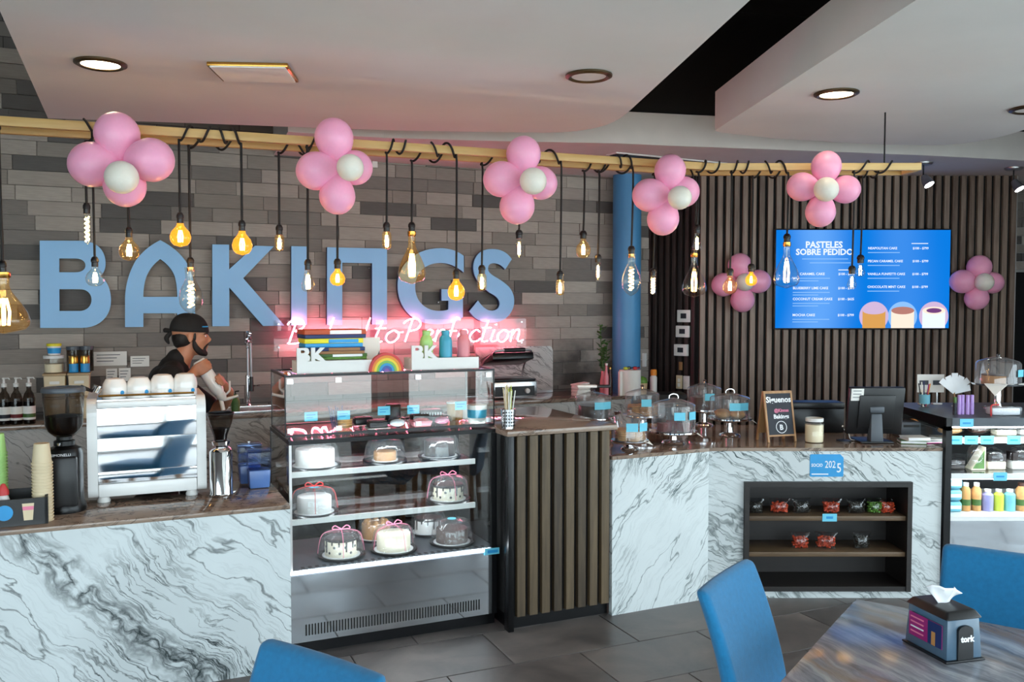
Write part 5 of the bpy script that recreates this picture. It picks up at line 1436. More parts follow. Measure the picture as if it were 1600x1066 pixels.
# ---- pastries inside the small glass case
ZI = UZ0 + .0086
def tagcard(px, py, t, label, w=.066, h=.046, z=None, txt=True, rz=0):
    p = att(px, py, t); s_ = st(p)[0]
    g = barthing('price_tag', label, 'price tag', s_, t, (p.z if z is None else z) - h / 2, 'light blue price tags', rz)
    MB().box(-w / 2, w / 2, 0, .0015, 0, h).build('card', 'tag_cyan', g)
    if txt:
        for k in range(2): MB().box(-w * .36, w * (.34 - .2 * k), -.0006, -.0001, h * (.62 - .3 * k), h * (.72 - .3 * k)).build('printed_line', 'sky_blue_print', g)
for px, py, lb in ((486, 651, 'price tag at the left inside the pastry box'), (537, 649, 'price tag before the cookie stack in the pastry box'), (600, 642, 'price tag beside the tall chocolate cake'), (646, 640, 'price tag in front of the brownies in the pastry box'), (720, 634, 'price tag at the right inside the pastry box')):
    tagcard(px, py, .205, lb)
    # little stand legs
    s_ = sat(px, .205)
def inside(nm, label, cat, px, t, group=None): return barthing(nm, label, cat, sat(px, t), t, ZI, group)
g = inside('chocolate_loaf', 'tall dark chocolate cake roll in the glass pastry box', 'cake', 613, .42)
MB().lathe([(0, 0), (.04, 0), (.042, .01), (.042, .095), (.036, .104), (0, .104)], 24).build('sponge', 'dark_choc', g, smooth=True)
MB().lathe([(.043, .096), (.045, .1), (.038, .108), (0, .108)], 24).build('glaze', 'choc', g, smooth=True)
g = inside('cookie_stack', 'stack of round cookies in a clear bag in the pastry box', 'cookies', 536, .38)
for k in range(4): MB().lathe([(0, k * .0125), (.042, k * .0125), (.045, k * .0125 + .006), (.04, k * .0125 + .012), (0, k * .0125 + .012)], 20).build('cookie', 'cookie', g, smooth=True)
g = inside('stick_bundle', 'bundle of dark blue wrapped sticks in the pastry box', 'sticks', 518, .36)
for k in range(7): MB().tube([(k * .008, 0, .0), (k * .008 - .02 + k * .004, .0, .12 - .01 * (k % 3))], .0028, 6).build('stick', 'navy', g)
for j, (px, t, lb) in enumerate(((566, .45, 'left dark brownie slab in the pastry box'), (655, .45, 'middle dark brownie slab in the pastry box'), (588, .30, 'small brownie on paper in the pastry box'))):
    g = inside('brownie', lb, 'brownie', px, t, 'brownies in the glass pastry box')
    MB().box(-.05, .05, -.035, .035, .0025, .035).build('sponge', 'dark_choc', g, bevel=.006)
    MB().box(-.045, .045, -.03, .03, .0353, .041).build('icing', 'choc', g, bevel=.002)
    MB().box(-.06, .06, -.045, .045, 0, .002).build('paper_liner', 'paper', g)
for j, (px, t, lb) in enumerate(((620, .27, 'clear bag of pastries left of the red tray'), (690, .27, 'clear bag of pastries right of the red tray'))):
    g = inside('pastry_bag', lb, 'pastry bag', px, t)
    MB().ell((0, 0, .03), (.055, .035, .029), 16, 10).build('bag', 'bag_film', g, smooth=True)
    MB().ell((0, 0, .024), (.042, .027, .02), 14, 8).build('pastry', ('print_white', 'print_pink')[j], g, smooth=True)
g = inside('red_tray', 'red plastic tray holding sweets in the pastry box', 'tray', 657, .27)
MB().taper(0, 0, 0, .03, .045, .03, .055, .038).build('tray', 'rose_bottle', g, bevel=.004)
MB().ell((0, 0, .032), (.045, .03, .012), 14, 8).build('sweets', 'r_red', g, smooth=True)
g = inside('piano_cake', 'dark cake with white striped edge at the right of the pastry box', 'cake', 670, .49)
MB().box(-.07, .07, -.04, .04, 0, .06).build('sponge', 'dark_choc', g, bevel=.006)
for k in range(8): MB().box(-.062 + k * .016, -.053 + k * .016, -.0425, -.0402, .028, .045).build('white_stripe', 'print_white', g)
for j, (px, h, mt) in enumerate(((705, .095, 'kraft'), (716, .08, 'caramel'), (728, .07, 'white_plastic'))):
    g = inside('dessert_cup', ('tan', 'amber', 'white')[j] + ' dessert cup at the right of the pastry box', 'dessert cup', px, .42, 'dessert cups in the pastry box')
    MB().lathe([(0, 0), (.022, 0), (.028, h), (0, h)], 18).build('cup', mt, g, smooth=True)
    MB().lathe([(.0295, h + .0004), (.028, h + .01), (0, h + .016)], 18).build('lid', 'white_plastic', g, smooth=True)
g = inside('teal_tub', 'white tub with teal pattern at the right end of the pastry box', 'tub', 745, .27)
MB().lathe([(0, 0), (.05, 0), (.055, .10), (0, .10)], 24).build('tub', 'paper', g, smooth=True)
MB().shell([(.0525, .03), (.0555, .075)], 24).build('teal_band', 'teal_bottle', g, smooth=True)

# ================================================================== CAKE DOMES ON THE REGISTER COUNTER
def cake_dome(px, py, z0, r, h, label, food, fmat, knob='ring', ped=.0, tags=(), napkin=False, n=5):
    p = atz(px, py, z0 + .0)
    p = atz(px, py, ZM)
    g = thing('cake_dome', label, 'cake dome', (p.x, p.y, ZM + EPS), 0, 'clear lidded cake stands on the register counter')
    b = ped
    if ped > .02:
        MB().lathe([(r * .55, 0), (r * .5, .01), (.025, .02), (.022, b - .02), (r * .5, b - .008), (r * .5, b)], 28).build('pedestal', 'chrome', g, smooth=True)
    MB().lathe([(0, b + .0005), (r * 1.06, b + .0005), (r * 1.12, b + .008), (r * 1.12, b + .016), (r * 1.02, b + .014), (0, b + .012)], 32).build('plate', 'chrome', g, smooth=True)
    zb_ = b + .0165
    MB().shell([(r, zb_), (r, zb_ + h * .78), (r * .93, zb_ + h * .83), (r * .5, zb_ + h * .93), (.012, zb_ + h)], 36).build('lid', 'dome', g, smooth=True)
    if knob == 'ring':
        MB().tube(catmull([(-.028, 0, zb_ + h * .985), (-.024, 0, zb_ + h + .015), (0, 0, zb_ + h + .024), (.024, 0, zb_ + h + .015), (.028, 0, zb_ + h * .985)], 4), .004, 6).build('handle', 'chrome', g, smooth=True)
    else:
        MB().lathe([(.012, zb_ + h + .0004), (.008, zb_ + h + .008), (.014, zb_ + h + .018), (0, zb_ + h + .024)], 16).build('handle', 'steel', g, smooth=True)
    zf = zb_ - .002
    if food == 'cookies':
        rs = random.Random(int(px))
        for k in range(n):
            a = 2 * PI * k / n; x, y = r * .56 * math.cos(a), r * .56 * math.sin(a)
            for q in range(5): MB().lathe([(0, q * .013), (r * .36, q * .013), (r * .39, q * .013 + .006), (r * .33, q * .013 + .0125), (0, q * .013 + .0125)], 14, (x + rs.uniform(-.004, .004), y, zf + .0)).build('cookie', fmat, g, smooth=True)
    elif food == 'cake':
        MB().lathe([(0, 0), (r * .85, 0), (r * .85, h * .42), (r * .8, h * .47), (0, h * .47)], 28, (0, 0, zf + .001)).build('cake', fmat, g, smooth=True)
    elif food == 'slice':
        for k in range(3):
            a = k * 2.1 + 3.6; c, s_ = math.cos(a), math.sin(a)
            MB().at((0, 0, zf + .001), rz=a).prism([[(0.01, 0), (r * .75, -r * .25), (r * .75, r * .25)]], 0, .05, 'xy').build('cake_slice', fmat, g)
    elif food == 'buns':
        for k in range(4):
            a = 2 * PI * k / 4 + .6
            MB().ell((r * .5 * math.cos(a), r * .5 * math.sin(a), zf + .025), (r * .4, r * .32, .026), 14, 8).build('bun', fmat, g, smooth=True)
    for a in tags:
        o = MB().box(-.034, .034, -.0015, 0, -.024, .024).build('price_tag', 'tag_cyan', g)
        o.location = (r * 1.012 * math.cos(a), r * 1.012 * math.sin(a), zb_ + h * .5); o.rotation_euler = (0, 0, a + PI / 2)
    if napkin:
        a = napkin
        c, s_ = math.cos(a), math.sin(a)
        MB().at((0, 0, 0), rz=a).add([(r * .9, -.07, b + .018), (r * .9, .07, b + .018), (r * 1.35, .02, b - min(.03, b * .5) + .004), (r * .9, -.07, b + .02), (r * .9, .07, b + .02), (r * 1.35, .02, b - min(.03, b * .5) + .006)], [(0, 2, 1), (3, 4, 5), (0, 1, 4, 3), (1, 2, 5, 4), (2, 0, 3, 5)]).build('napkin_corner', 'paper', g)
T1, T2 = -PI / 2 - .1, -PI / 2 + .55
cake_dome(984, 702, 0, .098, .165, 'front dome over cookies on a dark dotted stand', 'cookies', 'cookie', 'knob', .04, (T1 + .1, T2 + .2), -.25)
cake_dome(1052, 692, 0, .132, .20, 'wide dome with ring handle over red cake slices', 'slice', 'red_velvet', 'ring', .06, (T1 + .2, T2 + .25), -.15, 0)
cake_dome(1140, 680, 0, .128, .16, 'wide dome over golden buns next to the chalkboard', 'buns', 'cookie', 'ring', .10, (T1 + .1, T2 - .05), -.2)
cake_dome(927, 674, 0, .120, .17, 'dome over a dark cake behind the slatted cabinet', 'cake', 'dark_choc', 'knob', .08, (T1 + .35, T2 + .2))
cake_dome(1003, 672, 0, .115, .175, 'dome over nut cookies in the back row', 'cookies', 'cookie', 'knob', .09, (T1 + .2,))
cake_dome(1100, 664, 0, .118, .18, 'rear dome over a dark cake close to the corner slats', 'cake', 'choc', 'knob', .10, (T1 + .2,))
g = thing('card_reader', 'white and black card reader lying on a dome lid', 'card reader', (0, 0, 0)); q = aty(927, 606, 5.55)
g.location = atz(927, 674, ZM) + Vector((0.0, -.02, .08 + .0165 + .17 + .0285))
MB().box(-.11, .02, -.03, .03, 0, .018).build('white_body', 'white_plastic', g, bevel=.004)
MB().box(.021, .11, -.03, .03, 0, .016).build('black_body', 'black_plastic', g, bevel=.004)
g = thing('jigger', 'small steel jigger standing behind the domes', 'jigger', tuple(atz(964, 668, ZM).xy) + (ZM + EPS,))
MB().lathe([(.02, 0), (.008, .05), (.026, .11), (.024, .11), (.006, .052), (0, .052)], 18).build('cups', 'chrome', g, smooth=True)
MB().lathe([(.009, .046), (.012, .05), (.009, .054)], 14).build('band', 'brass', g, smooth=True)

# ================================================================== REGISTER AREA
def onreg(nm, label, cat, px, py, rz=0, group=None):
    p = atz(px, py, ZM); return thing(nm, label, cat, (p.x, p.y, ZM + EPS), rz, group)
g = onreg('chalkboard_sign', 'small wooden easel chalkboard with white handwriting', 'chalkboard', 1222, 691, .28)
tilt = .2
def tilted(mb): return mb.at((0, 0, 0), rx=-tilt)
fr = tilted(MB()); fr.box(-.1, -.088, -.006, .006, 0, .315).box(.088, .1, -.006, .006, 0, .315).box(-.088, .088, -.006, .006, .3, .315).box(-.088, .088, -.006, .006, .035, .045)
fr.build('front_frame', 'light_wood', g)
bd = tilted(MB()).box(-.088, .088, -.003, .003, .0451, .2999).build('slate', 'print_dark', g)
rf = MB().at((0, .13, 0), rx=tilt); rf.box(-.1, -.088, -.006, .006, 0, .315).box(.088, .1, -.006, .006, 0, .315).box(-.088, .088, -.006, .006, .3, .315).box(-.088, .088, -.003, .003, .045, .2999)
rf.build('rear_frame', 'light_wood', g)
def chalk(s, size, x, z, mt='print_white', bold=.03):
    c, sn = math.cos(tilt), math.sin(tilt); y = -.0036
    text('chalk_lettering', s, size, mt, g, (x, y * c + z * sn, z * c - y * sn), (PI / 2 - tilt, 0, 0), .0003, 'CENTER', bold)
chalk('Siguenos', .05, .002, .245); chalk('@Kinnss', .028, .015, .185, 'print_pink'); chalk('Bakings', .036, .01, .145); chalk('B', .045, .004, .075)
MB().at((.004, -.0036 * math.cos(tilt) + .092 * math.sin(tilt), .092 * math.cos(tilt)), rx=PI / 2 - tilt).shell([(.034, .0), (.038, .0), (.038, .0008), (.034, .0008), (.034, 0)], 28).build('chalk_ring', 'print_white', g)
g = onreg('candle_jar', 'white candle in a glass jar beside the chalkboard', 'candle', 1272, 691)
MB().lathe([(0, .004), (.052, .004), (.054, .01), (.054, .11), (0, .112)], 28).build('wax', 'cream', g, smooth=True)
MB().shell([(.0, 0), (.057, 0), (.058, .01), (.058, .115), (.05, .125), (.05, .15)], 28).build('jar', 'bulb_clear', g, smooth=True)
MB().lathe([(.052, .128), (.054, .13), (.054, .148), (.052, .15), (.0505, .15), (.0505, .128)], 28).build('rim_band', 'white_plastic', g, smooth=True)
g = onreg('register_monitor', 'black register monitor seen from behind with white note', 'monitor', 1362, 690)
MB().at((0, -.02, .0), rx=.18).box(-.17, .17, 0, .035, .05, .345).build('screen_housing', 'black_plastic', g, bevel=.008)
MB().at((0, -.02, .0), rx=.18).box(-.11, .11, -.012, -.0003, .09, .30).build('rear_cover', 'black_plastic', g, bevel=.006)
MB().taper(.0, -.05, 0, .18, .04, .035, .034, .02, 0, .0).build('stand_leg', 'grey_plastic', g, bevel=.008)
MB().box(-.045, .045, -.08, -.02, .185, .225).build('stand_hinge', 'grey_plastic', g, bevel=.008)
MB().box(-.1, .1, -.09, .12, 0, .012).build('stand_base', 'black_plastic', g, bevel=.004)
nt_ = MB().at((0, -.02, 0), rx=.18).box(-.16, -.085, -.004, -.0004, .265, .34).build('paper_note', 'paper', g)
for k in range(3): MB().at((0, -.02, 0), rx=.18).box(-.15, -.1, -.0052, -.0042, .325 - k * .02, .329 - k * .02).build('note_line', 'grey_plastic', nt_)
g = onreg('cash_box', 'low black metal box between candle and monitor', 'box', 1277, 676)
g.location.y = 5.85
MB().box(-.17, .17, -.06, .1, 0, .16).build('box_body', 'black_metal', g, bevel=.006)
MB().box(-.172, .172, -.062, .102, .161, .2).build('lid', 'black_plastic', g, bevel=.006)
g = onreg('mini_microphone', 'tiny black gooseneck stand left of the monitor', 'microphone', 1318, 690)
MB().lathe([(0, 0), (.045, 0), (.045, .008), (0, .016)], 20).build('base', 'black_plastic', g, smooth=True)
MB().tube(catmull([(0, 0, .012), (.004, 0, .05), (-.006, 0, .09)], 4), .003, 6).build('neck', 'black_metal', g)
MB().ell((-.006, 0, .094), (.008, .008, .008), 10, 8).build('head', 'steel', g, smooth=True)
MB().tube(catmull([(0, 0, .075), (.03, 0, .05), (.05, .01, .01), (.11, .02, .004)], 4), .002, 6).build('cable', 'paper', g)
g = onreg('receipt_printer', 'small dark receipt printer right of the monitor', 'printer', 1418, 682)
MB().box(-.065, .065, -.05, .1, 0, .10).build('housing', 'grey_plastic', g, bevel=.01)
MB().box(-.05, .05, -.0515, -.0505, .065, .08).build('paper_slot', 'steel_hole', g)
for k, (lb, mt, dx, w, px) in enumerate((('green covered menu book lying lowest beside the printer', 'leaf', 0, .15, 1424), ('white menu booklet topmost on the green book', 'paper', .02, .14, 1424))):
    g = onreg('menu_book', lb, 'book', px, 692, -.2 + .25 * k)
    g.location.z = ZM + EPS + k * .0195; g.location.x += dx
    MB().box(-w / 2, w / 2, -.06, .06, 0, .003).box(-w / 2, w / 2, -.06, .06, .016, .019).build('covers', mt, g)
    MB().box(-w / 2 + .004, w / 2 - .003, -.057, .057, .0032, .0158).build('pages', 'print_white', g)
g = onreg('magazine_stack', 'loose stack of magazines in front of the right case', 'magazines', 1452, 691, .15)
for k, mt in enumerate(('print_magenta', 'paper', 'print_dark', 'paper')): MB().at((0, 0, k * .006), rz=.12 * (k % 3 - 1)).box(-.1, .1, -.055, .055, 0, .0055).build('magazine', mt, g)
g = onreg('orange_tape', 'roll of orange tape behind the printer', 'tape', 1425, 676); g.location.y = 5.75; g.location.x = aty(1425, 640, 5.75).x
MB().at((0, 0, .05), rx=PI / 2).shell([(.025, 0), (.05, 0), (.05, .02), (.025, .02), (.025, 0)], 24).build('tape_roll', 'orange', g, smooth=True)
MB().at((0, 0, .05), rx=PI / 2).shell([(.021, 0), (.0245, 0), (.0245, .02), (.021, .02), (.021, 0)], 24).build('core', 'kraft', g, smooth=True)
# sticker on the counter front
a_, b_ = aty(1265, 745, YF), aty(1318, 710, YF)
g = thing('member_sticker', 'blue sticker reading SOCIO 2025 on the marble counter', 'sticker', ((a_.x + b_.x) / 2, YF - .0025, a_.z))
w, h = (b_.x - a_.x) / 2, b_.z - a_.z
MB().prism([bez((-w + .008, 0), (w - .008, 0), (w, 0, w, .008), (w, h - .02), (w - .02, h), (-w + .008, h), (-w, h, -w, h - .008), (-w, .008), (-w, 0, -w + .008, 0))[:-1]], 0, .002).build('backing', 'sky_blue_print', g)
text('lettering', 'SOCIO', .026, 'print_white', g, (-w + .008, -.0008, h * .45), bold=.02, sx=.85)
text('lettering', '202', .06, 'print_white', g, (-w + .088, -.0008, h * .40), bold=.005, sx=.72)
text('lettering', '5', .078, 'print_white', g, (w - .042, -.0008, h * .2), bold=.005, sx=.8)
MB().box(-w + .01, w * .1, -.0012, -.0002, h * .09, h * .14).build('small_print', 'print_white', g)
# ---- snack bags on the niche shelves
def bag(px, py, z, fill, label, w=.11, h=.085, rz=0):
    p = aty(px, py, YF + .09)
    g = thing('snack_bag', label, 'snack bag', (p.x, YF + .09, z + EPS), rz, 'small clear snack bags')
    vs_, fs = [], []; n, mz = 14, 8
    rs = random.Random(int(px * 3))
    for i in range(mz + 1):
        f = i / mz
        dep = .032 * math.sin(PI * min(1, .18 + f * .82)) ** .8 + .0015
        wd = w / 2 * (1 - .12 * math.sin(PI * f)) * (1 + .14 * (f > .85))
        for k in range(n):
            a = 2 * PI * k / n
            vs_.append((wd * math.copysign(abs(math.cos(a)) ** .7, math.cos(a)) + rs.uniform(-.002, .002), dep * math.sin(a), f * h + rs.uniform(-.002, .002) * (i > 0)))
    for i in range(mz):
        for k in range(n):
            k2 = (k + 1) % n; fs.append((i * n + k, i * n + k2, (i + 1) * n + k2, (i + 1) * n + k))
    fs.append(tuple(range(n - 1, -1, -1))); fs.append(tuple(mz * n + k for k in range(n)))
    MB().add(vs_, fs).build('bag_film', 'bag_film', g, smooth=True)
    m = MB()
    for k in range(130):
        x = rs.uniform(-.42, .42) * w; z_ = rs.uniform(.07, .72) * h; y = rs.uniform(-.024, .021)
        m.at((x, y, z_), rz=rs.uniform(0, 3), rx=rs.uniform(0, 3)).box(-.006, .006, -.004, .004, -.004, .004)
    o = m.build('snack_pieces', fill, g); o['kind'] = 'stuff'
za, zb3 = .493, .278
BG = [(1180, 'dark_snack', 'dark snack bag at the left end of the upper shelf', .09), (1217, 'red_snack', 'red snack bag second from the left on the upper shelf', .11), (1252, 'dark_snack', 'dark green snack bag third on the upper shelf', .11), (1299, 'red_snack', 'red snack bag above the shelf price tag', .105), (1337, 'dark_snack', 'dark snack bag right of the price tag', .105), (1366, 'green_snack', 'bright green snack bag on the upper shelf', .08), (1385, 'red_snack', 'red snack bag at the right end of the upper shelf', .09)]
for px, f, lb, w in BG: bag(px, 800, za, f, lb, w, rz=random.uniform(-.25, .25))
for px, f, lb, w in [(1250, 'red_snack', 'red snack bag leftmost on the lower shelf', .1), (1290, 'red_snack', 'red snack bag in the middle of the lower shelf', .12), (1346, 'dark_snack', 'dark snack bag alone on the right of the lower shelf', .1)]: bag(px, 850, zb3, f, lb, w, .095, rz=random.uniform(-.3, .3))
p = aty(1296, 816, YF - .006)
g = thing('shelf_price_tag', 'light blue price tag on the edge of the snack shelf', 'price tag', (p.x, YF - .0085, .462))
MB().box(-.043, .043, 0, .0015, 0, .046).build('card', 'tag_cyan', g); MB().box(-.02, .02, -.0006, -.0001, .016, .03).build('printed_line', 'sky_blue_print', g)

# ================================================================== RIGHT CASE: CONTENTS AND TOP
ZG = 1.08
def ontop(nm, label, cat, px, py, rz=0, group=None, z=ZG):
    p = atz(px, py, z); return thing(nm, label, cat, (p.x, p.y, z + EPS), rz, group)
g = ontop('pen_cup', 'clear cup of pens with blue flower print on the right case', 'pen cup', 1450, 636)
g.location = (2.69, 5.74, ZG + EPS)
MB().shell([(.0, .0), (.03, 0), (.034, .11)], 20).build('cup', 'bulb_clear', g, smooth=True)
MB().shell([(.0335, .02), (.0345, .08)], 20).build('flower_print', 'aqua', g, smooth=True)
for k, mt in enumerate(('orange', 'navy', 'black_plastic', 'paper', 'print_magenta')):
    a = k * 1.25; MB().tube([(.012 * math.cos(a), .012 * math.sin(a), .004), (.036 * math.cos(a), .036 * math.sin(a), .15 + .012 * (k % 2))], .004, 6).build('pen', mt, g)
for k, (x, lb) in enumerate(((2.745, 'left white price card holder behind the pen cup'), (2.835, 'right white price card holder behind the pen cup'))):
    g = thing('card_holder', lb, 'card', (x, 5.86, ZG + EPS))
    MB().box(-.03, .03, 0, .03, 0, .008).build('foot', 'white_plastic', g); MB().box(-.004, .004, .01, .015, .008, .08).build('pin', 'steel', g)
    MB().box(-.045, .045, .008, .0105, .08, .20).build('card', 'paper', g); MB().box(-.03, .03, .0068, .0078, .13, .16).build('printed_line', 'grey_plastic', g)
g = thing('paper_flower', 'bright white folded paper spray on the right case', 'paper decoration', (2.90, 5.74, ZG + EPS))
MB().tube([(0, 0, 0), (-.02, 0, .1)], .006, 6).build('stick', 'light_wood', g); MB().lathe([(0, 0), (.03, 0), (.03, .006), (0, .006)], 14).build('foot', 'white_plastic', g)
for k in range(6):
    a = -.9 + k * .45; MB().at((-.02, 0, .1), ry=a).box(-.02, .02, -.02 + k * .004, -.016 + k * .004, 0, .12 - .01 * (k % 2)).build('paper_fold', 'print_white', g)
TB = 'lilac tubes standing on the right case'
for k, x in enumerate((2.709, 2.735, 2.76, 2.792)):
    g = thing('lip_tube', ('first', 'second', 'third', 'fourth')[k] + ' lilac tube from the left on the right case', 'tube', (x, 5.33 + .01 * (k % 2), ZG + EPS), 0, TB)
    MB().lathe([(0, 0), (.0115, 0), (.0115, .07), (0, .07)], 14).build('barrel', 'lilac', g, smooth=True)
    MB().lathe([(.0105, .0705), (.0105, .115), (.009, .118), (0, .118)], 14).build('cap', 'lilac', g, smooth=True)
g = thing('dark_tube', 'dark green tube left of the lilac tubes', 'tube', (2.683, 5.33, ZG + EPS))
MB().lathe([(0, 0), (.011, 0), (.011, .07), (0, .07)], 14).build('barrel', 'print_dark', g, smooth=True); MB().lathe([(.01, .0705), (.01, .105), (0, .106)], 14).build('cap', 'leaf', g, smooth=True)
g = thing('pedestal_dome', 'glass dome over half a cake on a tall steel pedestal', 'cake dome', (3.10, 5.62, ZG + EPS))
MB().lathe([(.09, 0), (.09, .006), (.03, .016), (.02, .04), (.024, .09), (.02, .13), (.05, .15), (.05, .155)], 28).build('pedestal', 'chrome', g, smooth=True)
MB().lathe([(0, .1555), (.15, .1555), (.155, .166), (0, .166)], 32).build('plate', 'chrome', g, smooth=True)
MB().shell([(.135, .1665), (.132, .29), (.12, .305), (.05, .328), (.01, .335)], 32).build('lid', 'dome', g, smooth=True)
MB().lathe([(.008, .3355), (.013, .345), (0, .352)], 12).build('handle', 'steel', g, smooth=True)
a = [PI * .5 + PI * q / 16 for q in range(17)]
MB().prism([[(.095 * math.cos(t), .095 * math.sin(t)) for t in a]], .167, .215, 'xy').build('half_cake', 'caramel', g)
MB().prism([[(.096 * math.cos(t), .096 * math.sin(t)) for t in a]], .2152, .222, 'xy').build('icing', 'choc', g)
MB().add([(-.13, -.08, .168), (-.02, -.15, .168), (-.12, -.19, .10), (-.13, -.08, .17), (-.02, -.15, .17), (-.12, -.19, .102)], [(0, 2, 1), (3, 4, 5), (0, 1, 4, 3), (1, 2, 5, 4), (2, 0, 3, 5)]).build('napkin_corner', 'paper', g)
MB().add([(.05, -.14, .168), (.14, -.05, .168), (.22, -.12, .15), (.05, -.14, .17), (.14, -.05, .17), (.22, -.12, .152)], [(0, 2, 1), (3, 4, 5), (0, 1, 4, 3), (1, 2, 5, 4), (2, 0, 3, 5)]).build('napkin_corner', 'paper', g)
o = MB().box(-.032, .032, -.0015, 0, -.022, .022).build('price_tag', 'tag_cyan', g); o.location = (.08, -.112, .235); o.rotation_euler = (0, 0, .6)
g = thing('wrapped_gift', 'clear wrapped sweets box with red ribbon on the right case', 'gift', (2.945, 5.30, ZG + EPS))
MB().box(-.075, .11, -.04, .06, 0, .055).build('wrapped_box', 'bag_film', g, bevel=.01); MB().box(-.065, .1, -.032, .05, .003, .045).build('contents', 'print_white', g, bevel=.006)
MB().tube(catmull([(-.08, -.042, .0), (-.082, -.044, .058), (-.04, 0, .062), (0, .02, .06)], 4), .005, 6).build('ribbon', 'r_red', g)
def rtag(x, z, label, y=5.16, w=.08, h=.05):
    g = thing('shelf_tag', label, 'price tag', (x, y, z), 0, 'light blue price tags on the right case')
    MB().box(-w / 2, w / 2, 0, .0015, 0, h).build('card', 'tag_cyan', g)
    MB().box(-w * .3, w * .3, -.0006, -.0001, h * .4, h * .6).build('printed_line', 'sky_blue_print', g)
rtag(2.67, 1.025, 'price tag below the lilac tubes on the right case', 5.1605)
for k, x in enumerate((2.655, 2.75, 2.845, 3.005)): rtag(x, .91, ('first', 'second', 'third', 'fourth')[k] + ' price tag from the left on the top lit shelf', 5.257)
rtag(2.90, .70, 'price tag on the middle lit shelf of the right case', 5.207)
ZQ1, ZQ2, ZQ3 = .9476, .7376, .4956
def food_pack(x, y, z, label, kind, mt, w=.1, h=.06, d=.08):
    g = thing('wrapped_pastry', label, 'pastry', (x, y, z + EPS), 0, 'wrapped pastries in the right case')
    if kind == 'loaf':
        MB().ell((0, 0, h * .5), (w / 2, d / 2, h * .5), 18, 10).build('pastry', mt, g, smooth=True)
    elif kind == 'sandwich':
        MB().at((0, 0, .001)).prism([[(-w / 2, 0), (w / 2, 0), (w / 2, h)]], -d / 2, d / 2).build('bread', mt, g)
        MB().prism([[(-w * .42, .009), (w * .42, .009), (w * .42, h * .9)]], -d / 2 - .002, -d / 2 - .0002).build('filling', 'leaf', g)
    else:
        MB().box(-w / 2, w / 2, -d / 2, d / 2, 0, h * .4).build('pastry', mt, g, bevel=.006); MB().box(-w / 2, w / 2, -d / 2, d / 2, h * .41, h * .8).build('filling', 'dark_choc', g, bevel=.004)
    MB().ell((0, 0, h * .55), (w * .62, d * .62, h * .56), 14, 8).build('wrapper', 'bag_film', g, smooth=True)
food_pack(2.70, 5.42, ZQ1, 'flat wrapped roll at the left of the top lit shelf', 'loaf', 'cookie', .15, .05)
food_pack(2.875, 5.42, ZQ1, 'wrapped chocolate croissant on the top lit shelf', 'loaf', 'choc', .13, .075)
food_pack(3.02, 5.40, ZQ1, 'wrapped cream sandwich on the top lit shelf', 'box', 'cream', .12, .08)
food_pack(3.18, 5.42, ZQ1, 'wrapped white sandwich at the right of the top lit shelf', 'box', 'white_frost', .13, .08)
food_pack(2.70, 5.40, ZQ2, 'dark wrapped brownies at the left of the middle shelf', 'box', 'dark_choc', .14, .07)
food_pack(2.84, 5.38, ZQ2, 'triangular wrapped sandwich on the middle shelf', 'sandwich', 'cream', .085, .14)
food_pack(2.965, 5.40, ZQ2, 'wrapped sandwich block in the centre of the middle shelf', 'box', 'cream', .11, .12)
food_pack(3.14, 5.40, ZQ2, 'wrapped sandwich block at the right of the middle shelf', 'box', 'white_frost', .16, .13)
def jar_row(x, mt, label, h=.14, r=.045, cap='white_plastic', y=5.32):
    g = thing('bottled_drink', label, 'bottle', (x, y, ZQ3 + EPS), 0, 'bottles on the bottom shelf of the right case')
    MB().lathe([(0, 0), (r, 0), (r, h * .75), (r * .55, h * .86), (r * .5, h * .88)], 20).build('bottle_body', mt, g, smooth=True)
    MB().lathe([(r * .58, h * .8805), (r * .58, h), (0, h)], 18).build('cap', cap, g, smooth=True)
    MB().shell([(r * 1.008, h * .2), (r * 1.008, h * .42)], 20).build('label_band', 'leaf' if mt in ('caramel', 'cookie') else mt, g, smooth=True)
jar_row(2.755, 'caramel', 'left amber juice bottle with green label', .17, .028); jar_row(2.82, 'cookie', 'right pale juice bottle with green label', .17, .028)
jar_row(2.888, 'lavender', 'lavender tumbler on the bottom shelf', .13, .033); jar_row(2.955, 'yellow_green', 'lime tumbler on the bottom shelf', .13, .03); jar_row(3.022, 'aqua', 'pale blue tumbler on the bottom shelf', .13, .033); jar_row(3.09, 'cookie', 'dark capped bottle at the right picture edge', .17, .03, 'choc')
for k in range(3):
    g = thing('blue_packet', ('lowest', 'middle', 'topmost')[k] + ' light blue packet stacked at the left of the bottom shelf', 'packet', (2.668, 5.32, ZQ3 + EPS + k * .0705), 0, 'light blue packets stacked in the right case')
    MB().box(-.045, .045, -.05, .05, 0, .062).build('packet', 'aqua', g, bevel=.016, seg=3); MB().box(-.035, .035, -.0515, -.0502, .02, .04).build('label_band', 'paper', g)
    MB().box(-.043, .043, -.012, .012, .0622, .0695).build('seal', 'aqua', g)

